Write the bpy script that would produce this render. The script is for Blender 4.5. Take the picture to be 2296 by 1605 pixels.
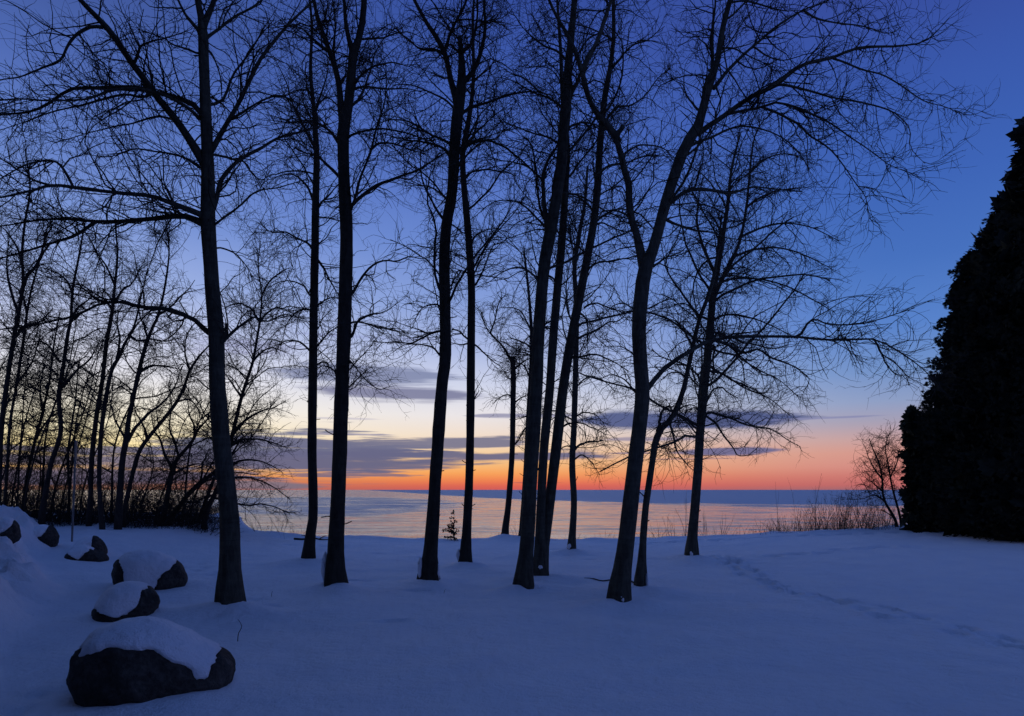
import bpy, math, random
import numpy as np
from mathutils import Vector

random.seed(11)
rng = np.random.default_rng(11)
for o in list(bpy.data.objects):
    bpy.data.objects.remove(o)
scene = bpy.context.scene
COL = scene.collection

# ------------------------------------------------------------------ camera
EYE = 1.6            # eye height above the snow at the photographer's feet
FPX = 1496.0         # focal length in units of a 2296 wide picture
HX, HY = 1148.0, 1098.0   # principal column and horizon row of that picture
cam = bpy.data.cameras.new("camera")
cam.sensor_width = 36.0
cam.lens = 36.0 * FPX / 2296.0
cam.shift_y = (HY - 802.5) / 2296.0
cam.clip_end = 60000.0
cam.clip_start = 0.05
cam_o = bpy.data.objects.new("camera", cam)
cam_o.location = (0, 0, EYE)
cam_o.rotation_euler = (math.radians(90), 0, 0)
COL.objects.link(cam_o)
scene.camera = cam_o

# ------------------------------------------------------------------ colour management
scene.view_settings.view_transform = 'Standard'
scene.view_settings.look = 'None'
scene.view_settings.exposure = 0.0
scene.view_settings.gamma = 1.0
scene.view_settings.use_curve_mapping = False


def lin(r, g, b):
    f = lambda c: (c / 255 / 12.92) if c <= 10.3 else ((c / 255 + 0.055) / 1.055) ** 2.4
    return (f(r), f(g), f(b), 1.0)


class NT:
    """small helper for building node trees"""
    def __init__(self, tree):
        self.t = tree
        self.n = tree.nodes
        self.l = tree.links

    def node(self, kind, **kw):
        nd = self.n.new(kind)
        for k, v in kw.items():
            setattr(nd, k, v)
        return nd

    def put(self, sock, v):
        if isinstance(v, bpy.types.NodeSocket):
            self.l.new(v, sock)
        else:
            sock.default_value = v

    def m(self, op, a, b=0.0, c=0.0, clamp=False):
        nd = self.node('ShaderNodeMath', operation=op, use_clamp=clamp)
        for i, v in enumerate((a, b, c)):
            if i < len(nd.inputs):
                self.put(nd.inputs[i], v)
        return nd.outputs[0]

    def mr(self, v, a, b, c=0.0, d=1.0, smooth=True):
        nd = self.node('ShaderNodeMapRange', interpolation_type='SMOOTHSTEP' if smooth else 'LINEAR')
        self.put(nd.inputs[0], v)
        for i, x in enumerate((a, b, c, d)):
            self.put(nd.inputs[i + 1], x)
        return nd.outputs[0]

    def xyz(self, x, y, z):
        nd = self.node('ShaderNodeCombineXYZ')
        for i, v in enumerate((x, y, z)):
            self.put(nd.inputs[i], v)
        return nd.outputs[0]

    def noise(self, vec, scale, detail=4.0, rough=0.55, dist=0.0):
        nd = self.node('ShaderNodeTexNoise')
        self.put(nd.inputs['Vector'], vec)
        nd.inputs['Scale'].default_value = scale
        nd.inputs['Detail'].default_value = detail
        nd.inputs['Roughness'].default_value = rough
        nd.inputs['Distortion'].default_value = dist
        return nd.outputs['Fac']

    def mix(self, f, a, b):
        nd = self.node('ShaderNodeMix', data_type='RGBA')
        self.put(nd.inputs[0], f)
        self.put(nd.inputs[6], a)
        self.put(nd.inputs[7], b)
        return nd.outputs[2]

    def ramp(self, f, stops):
        nd = self.node('ShaderNodeValToRGB')
        self.put(nd.inputs[0], f)
        e = nd.color_ramp.elements
        while len(e) > 1:
            e.remove(e[-1])
        e[0].position, e[0].color = stops[0][0], stops[0][1]
        for p, c in stops[1:]:
            x = e.new(p)
            x.color = c
        return nd.outputs[0]


# ------------------------------------------------------------------ sky (world)
SUN_EL, SUN_AZ = math.radians(-3.5), math.radians(-34.0)   # sun just under the horizon, behind the left thicket
world = bpy.data.worlds.new("World")
scene.world = world
world.use_nodes = True
world.node_tree.nodes.clear()
W = NT(world.node_tree)
tc = W.node('ShaderNodeTexCoord')
sep = W.node('ShaderNodeSeparateXYZ')
W.l.new(tc.outputs['Generated'], sep.inputs[0])
dx, dy, dz = sep.outputs
az = W.m('ARCTAN2', dx, dy)
hor = W.m('SQRT', W.m('ADD', W.m('MULTIPLY', dx, dx), W.m('MULTIPLY', dy, dy)))
el = W.m('ARCTAN2', dz, hor)            # elevation, radians


def sky_ramp(px, rows):
    ca = math.cos(math.atan((px - HX) / FPX))
    st = []
    for y, c in rows:
        if y <= -2000:
            e = math.pi / 2 * min(1.0, -y / 9000.0)
        else:
            e = math.atan((HY - y) / FPX * ca)
        st.append((max(0.0, e / (math.pi / 2)), lin(*c)))
    return W.ramp(W.m('DIVIDE', el, math.pi / 2, clamp=True), st)


left = sky_ramp(250, [(1097, (150, 112, 98)), (1070, (205, 140, 90)), (1045, (250, 196, 118)), (1010, (255, 229, 160)),
                      (960, (254, 241, 202)), (900, (248, 241, 226)), (830, (231, 230, 239)), (740, (198, 206, 236)),
                      (620, (156, 176, 226)), (480, (120, 147, 212)), (330, (95, 124, 196)), (170, (78, 105, 178)),
                      (0, (64, 88, 156)), (-5000, (66, 95, 161)), (-9000, (63, 94, 161))])
centre = sky_ramp(1100, [(1097, (206, 92, 88)), (1088, (226, 102, 82)), (1076, (242, 132, 80)), (1060, (248, 164, 92)),
                         (1040, (246, 188, 124)), (1015, (244, 206, 162)), (975, (240, 220, 204)), (930, (232, 227, 231)),
                         (870, (208, 213, 234)), (790, (171, 185, 226)), (680, (132, 157, 216)), (540, (102, 133, 206)),
                         (380, (79, 110, 192)), (200, (63, 93, 176)), (0, (51, 77, 158)), (-5000, (60, 91, 161)), (-9000, (63, 94, 161))])
right = sky_ramp(1850, [(1097, (160, 104, 112)), (1088, (190, 106, 106)), (1070, (202, 119, 114)), (1045, (212, 142, 134)),
                        (1015, (212, 152, 142)), (985, (196, 160, 162)), (950, (164, 158, 180)), (905, (140, 157, 196)),
                        (840, (112, 145, 200)), (740, (86, 129, 202)), (600, (69, 112, 190)), (430, (60, 99, 182)),
                        (230, (56, 88, 171)), (0, (53, 74, 154)), (-5000, (60, 91, 161)), (-9000, (63, 94, 161))])
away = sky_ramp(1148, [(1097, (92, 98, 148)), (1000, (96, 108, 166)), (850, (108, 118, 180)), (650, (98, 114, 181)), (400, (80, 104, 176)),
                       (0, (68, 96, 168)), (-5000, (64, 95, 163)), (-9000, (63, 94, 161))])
a_px = lambda px: math.atan((px - HX) / FPX)
f_lc = W.mr(az, a_px(60), a_px(1200))
f_cr = W.mr(az, a_px(1020), a_px(2050))
base = W.mix(f_cr, W.mix(f_lc, left, centre), right)
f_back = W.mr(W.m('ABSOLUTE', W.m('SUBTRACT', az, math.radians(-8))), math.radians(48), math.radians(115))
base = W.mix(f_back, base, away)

# clouds: long flat streaks low over the lake
e_px = lambda py: math.atan((HY - py) / FPX)
cvec = W.xyz(W.m('MULTIPLY', az, 7.5), W.m('MULTIPLY', el, 120.0), 0.0)
n_big = W.noise(cvec, 0.8, 5.0, 0.56, 0.4)
cvec2 = W.xyz(W.m('MULTIPLY', az, 13.0), W.m('MULTIPLY', el, 250.0), 3.7)
n_fine = W.noise(cvec2, 1.3, 6.0, 0.62, 0.3)
nz = W.m('SUBTRACT', W.m('ADD', W.m('MULTIPLY', n_big, 0.65), W.m('MULTIPLY', n_fine, 0.35)), 0.5)


def streak(x0, x1, soft0, soft1, yc, hw, amp, lo=0.35, hi=0.85, slope=0.0):
    """one streak: columns x0..x1, row yc +- hw in picture units; returns its cover"""
    yc_e, hw_e = e_px(yc), hw / FPX
    cen = W.m('ADD', yc_e, W.m('MULTIPLY', W.m('SUBTRACT', az, a_px((x0 + x1) / 2)), slope))
    body = W.m('SUBTRACT', 1.0, W.m('DIVIDE', W.m('ABSOLUTE', W.m('SUBTRACT', el, cen)), hw_e))
    win = W.m('MULTIPLY', W.mr(az, a_px(x0 - soft0), a_px(x0 + soft0)), W.mr(az, a_px(x1 + soft1), a_px(x1 - soft1)))
    v = W.m('ADD', W.m('ADD', body, W.m('MULTIPLY', W.m('SUBTRACT', win, 1.0), 1.3)), W.m('MULTIPLY', nz, amp))
    return W.mr(v, lo - 0.08, hi - 0.08)


def over(col, cover, colour, k=1.0):
    return W.mix(W.m('MULTIPLY', cover, k), col, lin(*colour))


base = over(base, streak(600, 1020, 160, 140, 846, 32, 2.0, 0.0, 0.8), (108, 118, 158), 0.8)
base = over(base, streak(680, 1080, 180, 110, 884, 22, 2.0, 0.0, 0.8, -0.02), (106, 108, 146), 0.85)
base = over(base, streak(330, 700, 160, 120, 800, 40, 2.8, 0.35, 1.2), (150, 152, 196), 0.6)
base = over(base, streak(640, 1010, 120, 90, 764, 9, 2.4, 0.35, 1.2), (140, 148, 200), 0.5)
base = over(base, streak(660, 870, 60, 60, 943, 5, 2.0, 0.5, 1.2), (176, 172, 196), 0.55)
base = over(base, streak(330, 960, 200, 190, 1022, 56, 4.0, 0.05, 0.7), (92, 101, 137), 0.95)
base = over(base, streak(560, 960, 160, 140, 1066, 9, 3.2, 0.35, 0.8), (116, 104, 128), 0.85)
base = over(base, streak(640, 900, 60, 60, 977, 4, 1.6, 0.3, 0.9), (150, 146, 172), 0.7)
base = over(base, streak(470, 1190, 140, 70, 996, 24, 3.0, 0.25, 0.8, 0.01), (108, 110, 140), 0.92)
base = over(base, streak(470, 1390, 200, 130, 1022, 17, 3.0, 0.15, 0.75), (98, 100, 134), 0.95)
base = over(base, streak(-200, 1050, 200, 220, 1042, 20, 2.8, 0.05, 0.7), (102, 102, 132), 0.93)
base = over(base, streak(-300, 520, 150, 120, 1022, 15, 3.2, 0.35, 0.8), (104, 104, 136), 0.9)
base = over(base, streak(-500, 560, 150, 170, 1072, 24, 1.8, 0.1, 0.7), (96, 98, 128), 0.92)
base = over(base, streak(430, 720, 80, 120, 1087, 14, 1.0, 0.1, 0.75, -0.03), (122, 112, 128), 0.92)
base = over(base, streak(1030, 1330, 60, 60, 932, 8, 2.0, 0.3, 0.9), (132, 132, 166), 0.8)
base = over(base, streak(1290, 1820, 90, 170, 946, 25, 1.2, 0.08, 0.6, -0.012), (72, 86, 136), 0.95)
base = over(base, streak(1330, 1620, 90, 70, 986, 9, 1.8, 0.3, 0.9), (134, 128, 160), 0.75)
base = over(base, streak(1500, 1760, 110, 90, 1016, 13, 0.9, 0.15, 0.7, 0.01), (96, 100, 144), 0.92)
base = over(base, streak(1340, 1480, 60, 60, 1017, 4, 0.8, 0.3, 0.9), (120, 110, 142), 0.8)
base = over(base, streak(1440, 1680, 60, 90, 1031, 3, 0.8, 0.3, 0.9), (150, 116, 130), 0.6)
base = over(base, streak(1680, 2000, 70, 90, 952, 4, 0.8, 0.3, 0.9), (120, 124, 170), 0.6)
base = over(base, streak(1130, 1270, 50, 60, 1082, 3, 0.8, 0.3, 0.9), (170, 92, 92), 0.7)

nish = W.node('ShaderNodeTexSky', sky_type='NISHITA')
nish.sun_disc = False
nish.sun_elevation = SUN_EL
nish.sun_rotation = SUN_AZ
bg = W.node('ShaderNodeBackground')
W.l.new(base, bg.inputs['Color'])
bg.inputs['Strength'].default_value = 1.0
bg2 = W.node('ShaderNodeBackground')
W.l.new(nish.outputs[0], bg2.inputs['Color'])
bg2.inputs['Strength'].default_value = 0.05
add = W.node('ShaderNodeAddShader')
W.l.new(bg.outputs[0], add.inputs[0])
W.l.new(bg2.outputs[0], add.inputs[1])
wo = W.node('ShaderNodeOutputWorld')
W.l.new(add.outputs[0], wo.inputs['Surface'])

# the sun is below the horizon: only the last warm glow comes from its direction
sun = bpy.data.lights.new("sun", 'SUN')
sun.energy = 0.03
sun.angle = math.radians(20)
sun.color = (1.0, 0.72, 0.5)
sun_o = bpy.data.objects.new("sun", sun)
sd = Vector((math.sin(SUN_AZ), math.cos(SUN_AZ), math.tan(math.radians(4.0))))
sun_o.rotation_euler = sd.to_track_quat('Z', 'Y').to_euler()
sun_o.location = (-20, 30, 20)
COL.objects.link(sun_o)


# ------------------------------------------------------------------ helpers
def wpt(px, py, d):
    """the place a picture point has at distance d"""
    return np.array([(px - HX) / FPX * d, d, EYE - (py - HY) / FPX * d])


def sstep(a, b, x):
    t = np.clip((x - a) / (b - a), 0, 1)
    return t * t * (3 - 2 * t)


_TAB = np.random.default_rng(5).random((256, 256))


def vn(x, y, seed=0):
    """smooth 2-D value noise, -1..1"""
    x = np.asarray(x, float) + seed * 17.31
    y = np.asarray(y, float) + seed * 9.77
    xi, yi = np.floor(x).astype(int), np.floor(y).astype(int)
    fx, fy = x - xi, y - yi
    fx, fy = fx * fx * (3 - 2 * fx), fy * fy * (3 - 2 * fy)
    a = _TAB[xi & 255, yi & 255]
    b = _TAB[(xi + 1) & 255, yi & 255]
    c = _TAB[xi & 255, (yi + 1) & 255]
    d = _TAB[(xi + 1) & 255, (yi + 1) & 255]
    return ((a * (1 - fx) + b * fx) * (1 - fy) + (c * (1 - fx) + d * fx) * fy) * 2 - 1


def fbm(x, y, seed=0, oct=4, gain=0.5):
    s, a, f = 0, 1.0, 1.0
    for k in range(oct):
        s = s + a * vn(x * f, y * f, seed + k * 3)
        a *= gain
        f *= 2.03
    return s


def mk_mesh(name, verts, faces, mat=None, smooth=True):
    """verts (n,3); faces: one int array (m,k) or a list of such arrays"""
    me = bpy.data.meshes.new(name)
    verts = np.asarray(verts, np.float32)
    if isinstance(faces, np.ndarray):
        faces = [faces]
    faces = [f for f in faces if len(f)]
    me.vertices.add(len(verts))
    me.vertices.foreach_set('co', verts.ravel())
    loops = np.concatenate([f.ravel() for f in faces]).astype(np.int32)
    tot = np.concatenate([np.full(len(f), f.shape[1]) for f in faces]).astype(np.int32)
    start = np.concatenate([[0], np.cumsum(tot)[:-1]]).astype(np.int32)
    me.loops.add(len(loops))
    me.loops.foreach_set('vertex_index', loops)
    me.polygons.add(len(tot))
    me.polygons.foreach_set('loop_start', start)
    me.polygons.foreach_set('loop_total', tot)
    me.polygons.foreach_set('use_smooth', np.full(len(tot), smooth))
    me.update(calc_edges=True)
    if mat:
        me.materials.append(mat)
    return me


def link(name, me, parent=None, loc=(0, 0, 0), **props):
    o = bpy.data.objects.new(name, me)
    o.location = loc
    if parent:
        o.parent = parent
    for k, v in props.items():
        o[k] = v
    COL.objects.link(o)
    return o


def thing(name, label, cat, loc, group=None):
    o = bpy.data.objects.new(name, None)
    o.empty_display_size = 0.2
    o.location = loc
    o['label'] = label
    o['category'] = cat
    if group:
        o['group'] = group
    COL.objects.link(o)
    return o


def tubes(P, R, sides, cap=False):
    """P (n,k,3), R (n,k) -> verts, [faces] of n tubes"""
    n, k, _ = P.shape
    T = np.gradient(P, axis=1)
    T /= np.linalg.norm(T, axis=2, keepdims=True) + 1e-9
    mt = np.abs(T.mean(axis=1))
    ref = np.zeros((n, 3))
    ref[np.arange(n), np.argmin(mt, axis=1)] = 1.0
    A = np.cross(T, ref[:, None, :])
    A /= np.linalg.norm(A, axis=2, keepdims=True) + 1e-9
    B = np.cross(T, A)
    th = np.arange(sides) / sides * 2 * np.pi
    V = P[:, :, None, :] + R[:, :, None, None] * (np.cos(th)[None, None, :, None] * A[:, :, None, :] + np.sin(th)[None, None, :, None] * B[:, :, None, :])
    V = V.reshape(-1, 3)
    idx = np.arange(n * k * sides).reshape(n, k, sides)
    a = idx[:, :-1, :]
    b = idx[:, 1:, :]
    F = np.stack([a, np.roll(a, -1, 2), np.roll(b, -1, 2), b], axis=-1).reshape(-1, 4)
    faces = [F]
    if cap:
        faces.append(idx[:, -1, :].reshape(n, sides))
        faces.append(idx[:, 0, ::-1].reshape(n, sides))
    return V, faces


def resample(pts, rad, K):
    pts = np.asarray(pts, float)
    rad = np.asarray(rad, float)
    if len(pts) > 2:
        ext = np.vstack([2 * pts[0] - pts[1], pts, 2 * pts[-1] - pts[-2]])
        out, ro = [], []
        for i in range(1, len(ext) - 2):
            p0, p1, p2, p3 = ext[i - 1:i + 3]
            for t in np.linspace(0, 1, 9)[:-1]:
                out.append(0.5 * ((2 * p1) + (-p0 + p2) * t + (2 * p0 - 5 * p1 + 4 * p2 - p3) * t * t + (-p0 + 3 * p1 - 3 * p2 + p3) * t ** 3))
                ro.append(rad[i - 1] * (1 - t) + rad[i] * t)
        out.append(pts[-1])
        ro.append(rad[-1])
        pts, rad = np.array(out), np.array(ro)
    s = np.concatenate([[0], np.cumsum(np.linalg.norm(np.diff(pts, axis=0), axis=1))])
    q = np.linspace(0, s[-1], K)
    return np.stack([np.interp(q, s, pts[:, i]) for i in range(3)], 1), np.interp(q, s, rad)


def unit(v):
    return v / (np.linalg.norm(v, axis=-1, keepdims=True) + 1e-9)


def grow(S, D, L, R0, K, wander, lift, rtip=0.4):
    """n curved shoots from starts S along D with lengths L; lift: (early, late) pull along z"""
    n = len(S)
    P = np.zeros((n, K, 3))
    P[:, 0] = S
    d = unit(D.copy())
    bend = rng.normal(0, 1, (n, 3)) * wander * 1.9 / math.sqrt(K / 5.0)
    for k in range(1, K):
        f = (k - 1) / max(1, K - 2)
        d = d + rng.normal(0, 1, (n, 3)) * wander + bend * 0.35
        d[:, 2] += lift[0] * (1 - f) + lift[1] * f
        d = unit(d)
        P[:, k] = P[:, k - 1] + d * (L / (K - 1))[:, None]
    R = R0[:, None] * np.linspace(1, rtip, K)[None, :]
    return P, R


def spawn(P, R, dens, t0, ang, length, K, wander, lift, rmax, rmin, shrink=0.55, up=0.0, keep=None, t1=1.0, rfrac=0.6):
    """side shoots along parent curves"""
    if len(P) == 0:
        return np.zeros((0, K, 3)), np.zeros((0, K))
    k0 = P.shape[1]
    Lp = np.linalg.norm(np.diff(P, axis=1), axis=2).sum(1)
    cnt = rng.poisson(Lp * (t1 - t0) * dens)
    par = np.repeat(np.arange(len(P)), cnt)
    n = len(par)
    t = rng.uniform(t0, t1, n)
    f = t * (k0 - 1)
    i = np.clip(f.astype(int), 0, k0 - 2)
    fr = (f - i)[:, None]
    S = P[par, i] * (1 - fr) + P[par, i + 1] * fr
    T = unit(P[par, i + 1] - P[par, i])
    Rp = R[par, i] * (1 - fr[:, 0]) + R[par, i + 1] * fr[:, 0]
    if keep is not None:
        m = keep(S)
        S, T, Rp, t, par = S[m], T[m], Rp[m], t[m], par[m]
        n = len(S)
    v = rng.normal(0, 1, (n, 3))
    v -= (v * T).sum(1, keepdims=True) * T
    v = unit(v)
    a = np.radians(rng.uniform(ang[0], ang[1], n))[:, None]
    D = np.cos(a) * T + np.sin(a) * v
    D[:, 2] += up
    L = rng.uniform(length[0], length[1], n) * (1 - shrink * t)
    L *= np.where(rng.random(n) < 0.25, 0.5, 1.0)
    R0 = np.clip(np.minimum(Rp * rfrac, L * 0.013), rmin, rmax)
    return grow(S, D, L, R0, K, wander, lift)


def in_view(mx=260, my=260):
    def f(S):
        px = S[:, 0] / np.maximum(S[:, 1], 0.5) * FPX + HX
        py = HY - (S[:, 2] - EYE) / np.maximum(S[:, 1], 0.5) * FPX
        return (px > -mx) & (px < 2296 + mx) & (py > -my) & (S[:, 1] > 3.5)
    return f


# ------------------------------------------------------------------ materials
def material(name):
    m = bpy.data.materials.new(name)
    m.use_nodes = True
    m.node_tree.nodes.clear()
    n = NT(m.node_tree)
    out = n.node('ShaderNodeOutputMaterial')
    b = n.node('ShaderNodeBsdfPrincipled')
    n.l.new(b.outputs[0], out.inputs[0])
    return m, n, b


def bump(n, b, h, strength, dist):
    bp = n.node('ShaderNodeBump')
    bp.inputs['Strength'].default_value = strength
    bp.inputs['Distance'].default_value = dist
    n.put(bp.inputs['Height'], h)
    n.l.new(bp.outputs[0], b.inputs['Normal'])


def obj_co(n):
    return n.node('ShaderNodeTexCoord').outputs['Object']


def scaled(n, v, s):
    mp = n.node('ShaderNodeMapping')
    mp.inputs['Scale'].default_value = s
    n.l.new(v, mp.inputs['Vector'])
    return mp.outputs[0]


# snow
M_SNOW, n, b = material("snow")
co = obj_co(n)
c = n.ramp(n.noise(co, 1.4, 5.0, 0.6), [(0.3, (0.80, 0.82, 0.86, 1)), (0.7, (0.88, 0.89, 0.90, 1))])
n.l.new(c, b.inputs['Base Color'])
b.inputs['Roughness'].default_value = 0.75
b.inputs['Specular IOR Level'].default_value = 0.15
h = n.m('ADD', n.m('ADD', n.m('MULTIPLY', n.noise(co, 9.0, 6.0, 0.66), 0.8), n.m('MULTIPLY', n.noise(co, 60.0, 4.0, 0.7), 0.30)),
        n.m('MULTIPLY', n.noise(co, 2.2, 3.0, 0.5), 1.4))
bump(n, b, h, 0.95, 0.06)


def bark(name, dark, pale, vscale=(9, 9, 2.2), patch=0.5, strength=0.8):
    m, n, b = material(name)
    co = obj_co(n)
    g = n.noise(scaled(n, co, vscale), 2.0, 6.0, 0.62, 0.6)
    rings = n.noise(scaled(n, co, (2.0, 2.0, 14.0)), 1.0, 4.0, 0.6, 0.8)
    p = n.noise(co, 1.1, 4.0, 0.6)
    v = n.m('ADD', n.m('MULTIPLY', g, 0.5), n.m('ADD', n.m('MULTIPLY', rings, 0.25), n.m('MULTIPLY', p, patch * 0.5)))
    n.l.new(n.ramp(v, [(0.36, dark + (1,)), (0.66, pale + (1,))]), b.inputs['Base Color'])
    b.inputs['Roughness'].default_value = 0.9
    b.inputs['Specular IOR Level'].default_value = 0.2
    bump(n, b, n.m('ADD', g, n.m('MULTIPLY', rings, 0.6)), strength, 0.03)
    return m


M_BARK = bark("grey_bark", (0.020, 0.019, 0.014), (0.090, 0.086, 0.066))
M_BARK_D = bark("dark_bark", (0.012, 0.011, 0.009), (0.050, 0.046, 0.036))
M_TWIG = bark("twig_bark", (0.020, 0.017, 0.014), (0.055, 0.045, 0.036), (4, 4, 4), 0.4, 0.2)
M_THICK = bark("thicket_bark", (0.018, 0.015, 0.013), (0.06, 0.05, 0.042), (7, 7, 3), 0.4, 0.5)

M_WEED, n, b = material("dry_stem")
n.l.new(n.ramp(n.noise(obj_co(n), 3.0, 4.0), [(0.35, (0.035, 0.024, 0.018, 1)), (0.7, (0.10, 0.072, 0.052, 1))]), b.inputs['Base Color'])
b.inputs['Roughness'].default_value = 0.9


def needles(name, d, p):
    m, n, b = material(name)
    n.l.new(n.ramp(n.noise(obj_co(n), 2.6, 6.0, 0.65), [(0.35, d + (1,)), (0.68, p + (1,))]), b.inputs['Base Color'])
    b.inputs['Roughness'].default_value = 0.85
    b.inputs['Specular IOR Level'].default_value = 0.15
    return m


M_CEDAR = needles("cedar_needles", (0.010, 0.013, 0.010), (0.036, 0.040, 0.026))
M_PINE = needles("pine_needles", (0.014, 0.020, 0.014), (0.050, 0.055, 0.034))

M_ROCK, n, b = material("rock")
co = obj_co(n)
rv = n.m('ADD', n.m('MULTIPLY', n.noise(co, 3.0, 7.0, 0.65), 0.6), n.m('MULTIPLY', n.noise(co, 22.0, 5.0, 0.6), 0.4))
n.l.new(n.ramp(rv, [(0.36, (0.010, 0.009, 0.008, 1)), (0.5, (0.028, 0.025, 0.021, 1)), (0.68, (0.08, 0.07, 0.06, 1))]), b.inputs['Base Color'])
b.inputs['Roughness'].default_value = 0.85
b.inputs['Specular IOR Level'].default_value = 0.25
bump(n, b, rv, 0.9, 0.06)

M_POST, n, b = material("weathered_post")
n.l.new(n.ramp(n.noise(scaled(n, obj_co(n), (30, 30, 4)), 1.0, 5.0), [(0.3, (0.10, 0.10, 0.10, 1)), (0.7, (0.22, 0.21, 0.20, 1))]), b.inputs['Base Color'])
b.inputs['Roughness'].default_value = 0.6
b.inputs['Metallic'].default_value = 0.3

# lake
M_LAKE, n, b = material("lake_water")
geo = n.node('ShaderNodeNewGeometry')
sp = n.node('ShaderNodeSeparateXYZ')
n.l.new(geo.outputs['Position'], sp.inputs[0])
wx, wy, wz = sp.outputs
wv = n.xyz(n.m('MULTIPLY', wx, 0.035), n.m('MULTIPLY', wy, 0.02), 0.0)
patch = n.noise(wv, 1.0, 5.0, 0.6, 0.8)
pn = n.m('MULTIPLY', n.m('SUBTRACT', patch, 0.5), 1.0)
az_w = n.m('DIVIDE', wx, wy)
lw = n.m('LOGARITHM', wy, math.e)
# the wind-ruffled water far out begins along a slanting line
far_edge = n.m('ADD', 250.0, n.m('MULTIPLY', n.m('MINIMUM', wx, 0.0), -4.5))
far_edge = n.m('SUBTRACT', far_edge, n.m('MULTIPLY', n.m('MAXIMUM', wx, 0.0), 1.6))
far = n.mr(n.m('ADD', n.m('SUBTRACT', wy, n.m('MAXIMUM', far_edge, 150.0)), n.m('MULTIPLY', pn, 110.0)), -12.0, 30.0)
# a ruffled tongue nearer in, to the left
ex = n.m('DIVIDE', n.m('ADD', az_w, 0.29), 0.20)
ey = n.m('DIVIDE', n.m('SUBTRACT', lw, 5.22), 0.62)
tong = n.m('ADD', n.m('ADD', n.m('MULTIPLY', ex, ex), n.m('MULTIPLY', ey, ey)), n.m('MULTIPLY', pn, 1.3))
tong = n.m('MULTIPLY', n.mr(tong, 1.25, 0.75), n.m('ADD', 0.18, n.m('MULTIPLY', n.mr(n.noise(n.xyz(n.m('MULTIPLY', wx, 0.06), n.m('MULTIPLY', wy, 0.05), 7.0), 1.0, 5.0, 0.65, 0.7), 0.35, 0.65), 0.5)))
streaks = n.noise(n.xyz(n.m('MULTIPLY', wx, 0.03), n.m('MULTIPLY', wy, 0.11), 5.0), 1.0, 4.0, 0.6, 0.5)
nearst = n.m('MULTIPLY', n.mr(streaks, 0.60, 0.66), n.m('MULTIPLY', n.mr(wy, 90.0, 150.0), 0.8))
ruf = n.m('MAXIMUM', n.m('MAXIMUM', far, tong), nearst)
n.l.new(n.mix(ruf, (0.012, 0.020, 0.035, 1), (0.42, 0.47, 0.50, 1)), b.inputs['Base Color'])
b.inputs['IOR'].default_value = 1.333
cat = n.noise(n.xyz(n.m('MULTIPLY', wx, 0.16), n.m('MULTIPLY', wy, 0.42), 9.0), 1.0, 5.0, 0.62, 0.9)   # cat's paws: patches of finer ripples
cat2 = n.noise(n.xyz(n.m('MULTIPLY', wx, 0.045), n.m('MULTIPLY', wy, 0.10), 4.0), 1.0, 4.0, 0.6, 0.6)
cats = n.m('MULTIPLY', n.mr(cat, 0.44, 0.60), n.mr(cat2, 0.30, 0.56))
n.l.new(n.m('ADD', n.m('ADD', 0.10, n.m('MULTIPLY', cats, 0.15)), n.m('MULTIPLY', ruf, 0.40)), b.inputs['Roughness'])
wco = n.xyz(n.m('MULTIPLY', wx, 0.55), n.m('MULTIPLY', wy, 0.8), 0.0)
w1 = n.noise(wco, 1.0, 4.0, 0.55, 0.6)
w2 = n.noise(n.xyz(n.m('MULTIPLY', wx, 0.10), n.m('MULTIPLY', wy, 0.22), 2.0), 1.0, 2.0, 0.5, 0.3)
hh = n.m('ADD', n.m('MULTIPLY', w1, 0.075), n.m('MULTIPLY', w2, 0.22))
bp = n.node('ShaderNodeBump')
n.put(bp.inputs['Strength'], n.m('SUBTRACT', 0.75, n.m('MULTIPLY', ruf, 0.55)))
bp.inputs['Distance'].default_value = 1.0
n.put(bp.inputs['Height'], hh)
n.l.new(bp.outputs[0], b.inputs['Normal'])

# ------------------------------------------------------------------ terrain
WATER = -2.2
_zx = np.array([-60, -30, -16.2, -12, -9.4, -8.25, -7.0, -5.4, -2.8, 0.7, 3.5, 6.3, 9.15, 13.2, 20, 60])
_zz = np.array([0.8, 0.75, 0.66, 0.62, 0.52, 0.27, 0.13, 0.07, 0.03, 0.0, 0.0, 0.126, 0.27, 0.38, 0.5, 0.6])


def edge_y(x):
    e = 21.3 + 0.35 * vn(x * 0.35, x * 0 + 3.3, 4) + 0.15 * vn(x * 1.3, x * 0 + 1.3, 6)
    return e + 6.0 * sstep(-7.8, -11.8, x) + 1.2 * sstep(10, 14, x)


_by = np.array([-30, 2.0, 4.6, 6.3, 9.0, 11.5, 14.0, 18.0, 30])      # foot of the ridge of ploughed snow: x at each y
_bx = np.array([-3.0, -3.2, -3.7, -4.6, -6.2, -7.9, -9.7, -12.6, -16])


def ridge(x, y):
    rx = np.interp(y, _by, _bx) + 0.25 * vn(x * 0.8, y * 0.8, 23)
    t = sstep(-0.05, 0.9, rx - x)
    lump = 0.5 + 0.7 * fbm(x * 1.3, y * 1.3, 21, 3, 0.6) - 0.5 * np.abs(fbm(x * 2.6, y * 2.6, 27, 3, 0.6)) + 0.26 * vn(x * 4.3, y * 4.3, 28) + 0.14 * vn(x * 8.0, y * 8.0, 29)
    return t * (0.34 + 0.42 * lump) * sstep(2.5, 5.0, y) * (1 - sstep(17, 20, y))


def terrain0(x, y):
    x = np.asarray(x, float)
    y = np.asarray(y, float)
    z = np.interp(x, _zx, _zz) * sstep(6.0, 19.5, y)
    z = z + 0.035 * fbm(x * 0.25, y * 0.25, 1, 3) * sstep(2, 6, y) + 0.018 * fbm(x * 1.1, y * 1.1, 2, 3) + 0.006 * fbm(x * 4.0, y * 4.0, 15, 2)
    z = z + ridge(x, y)
    return z


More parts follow.
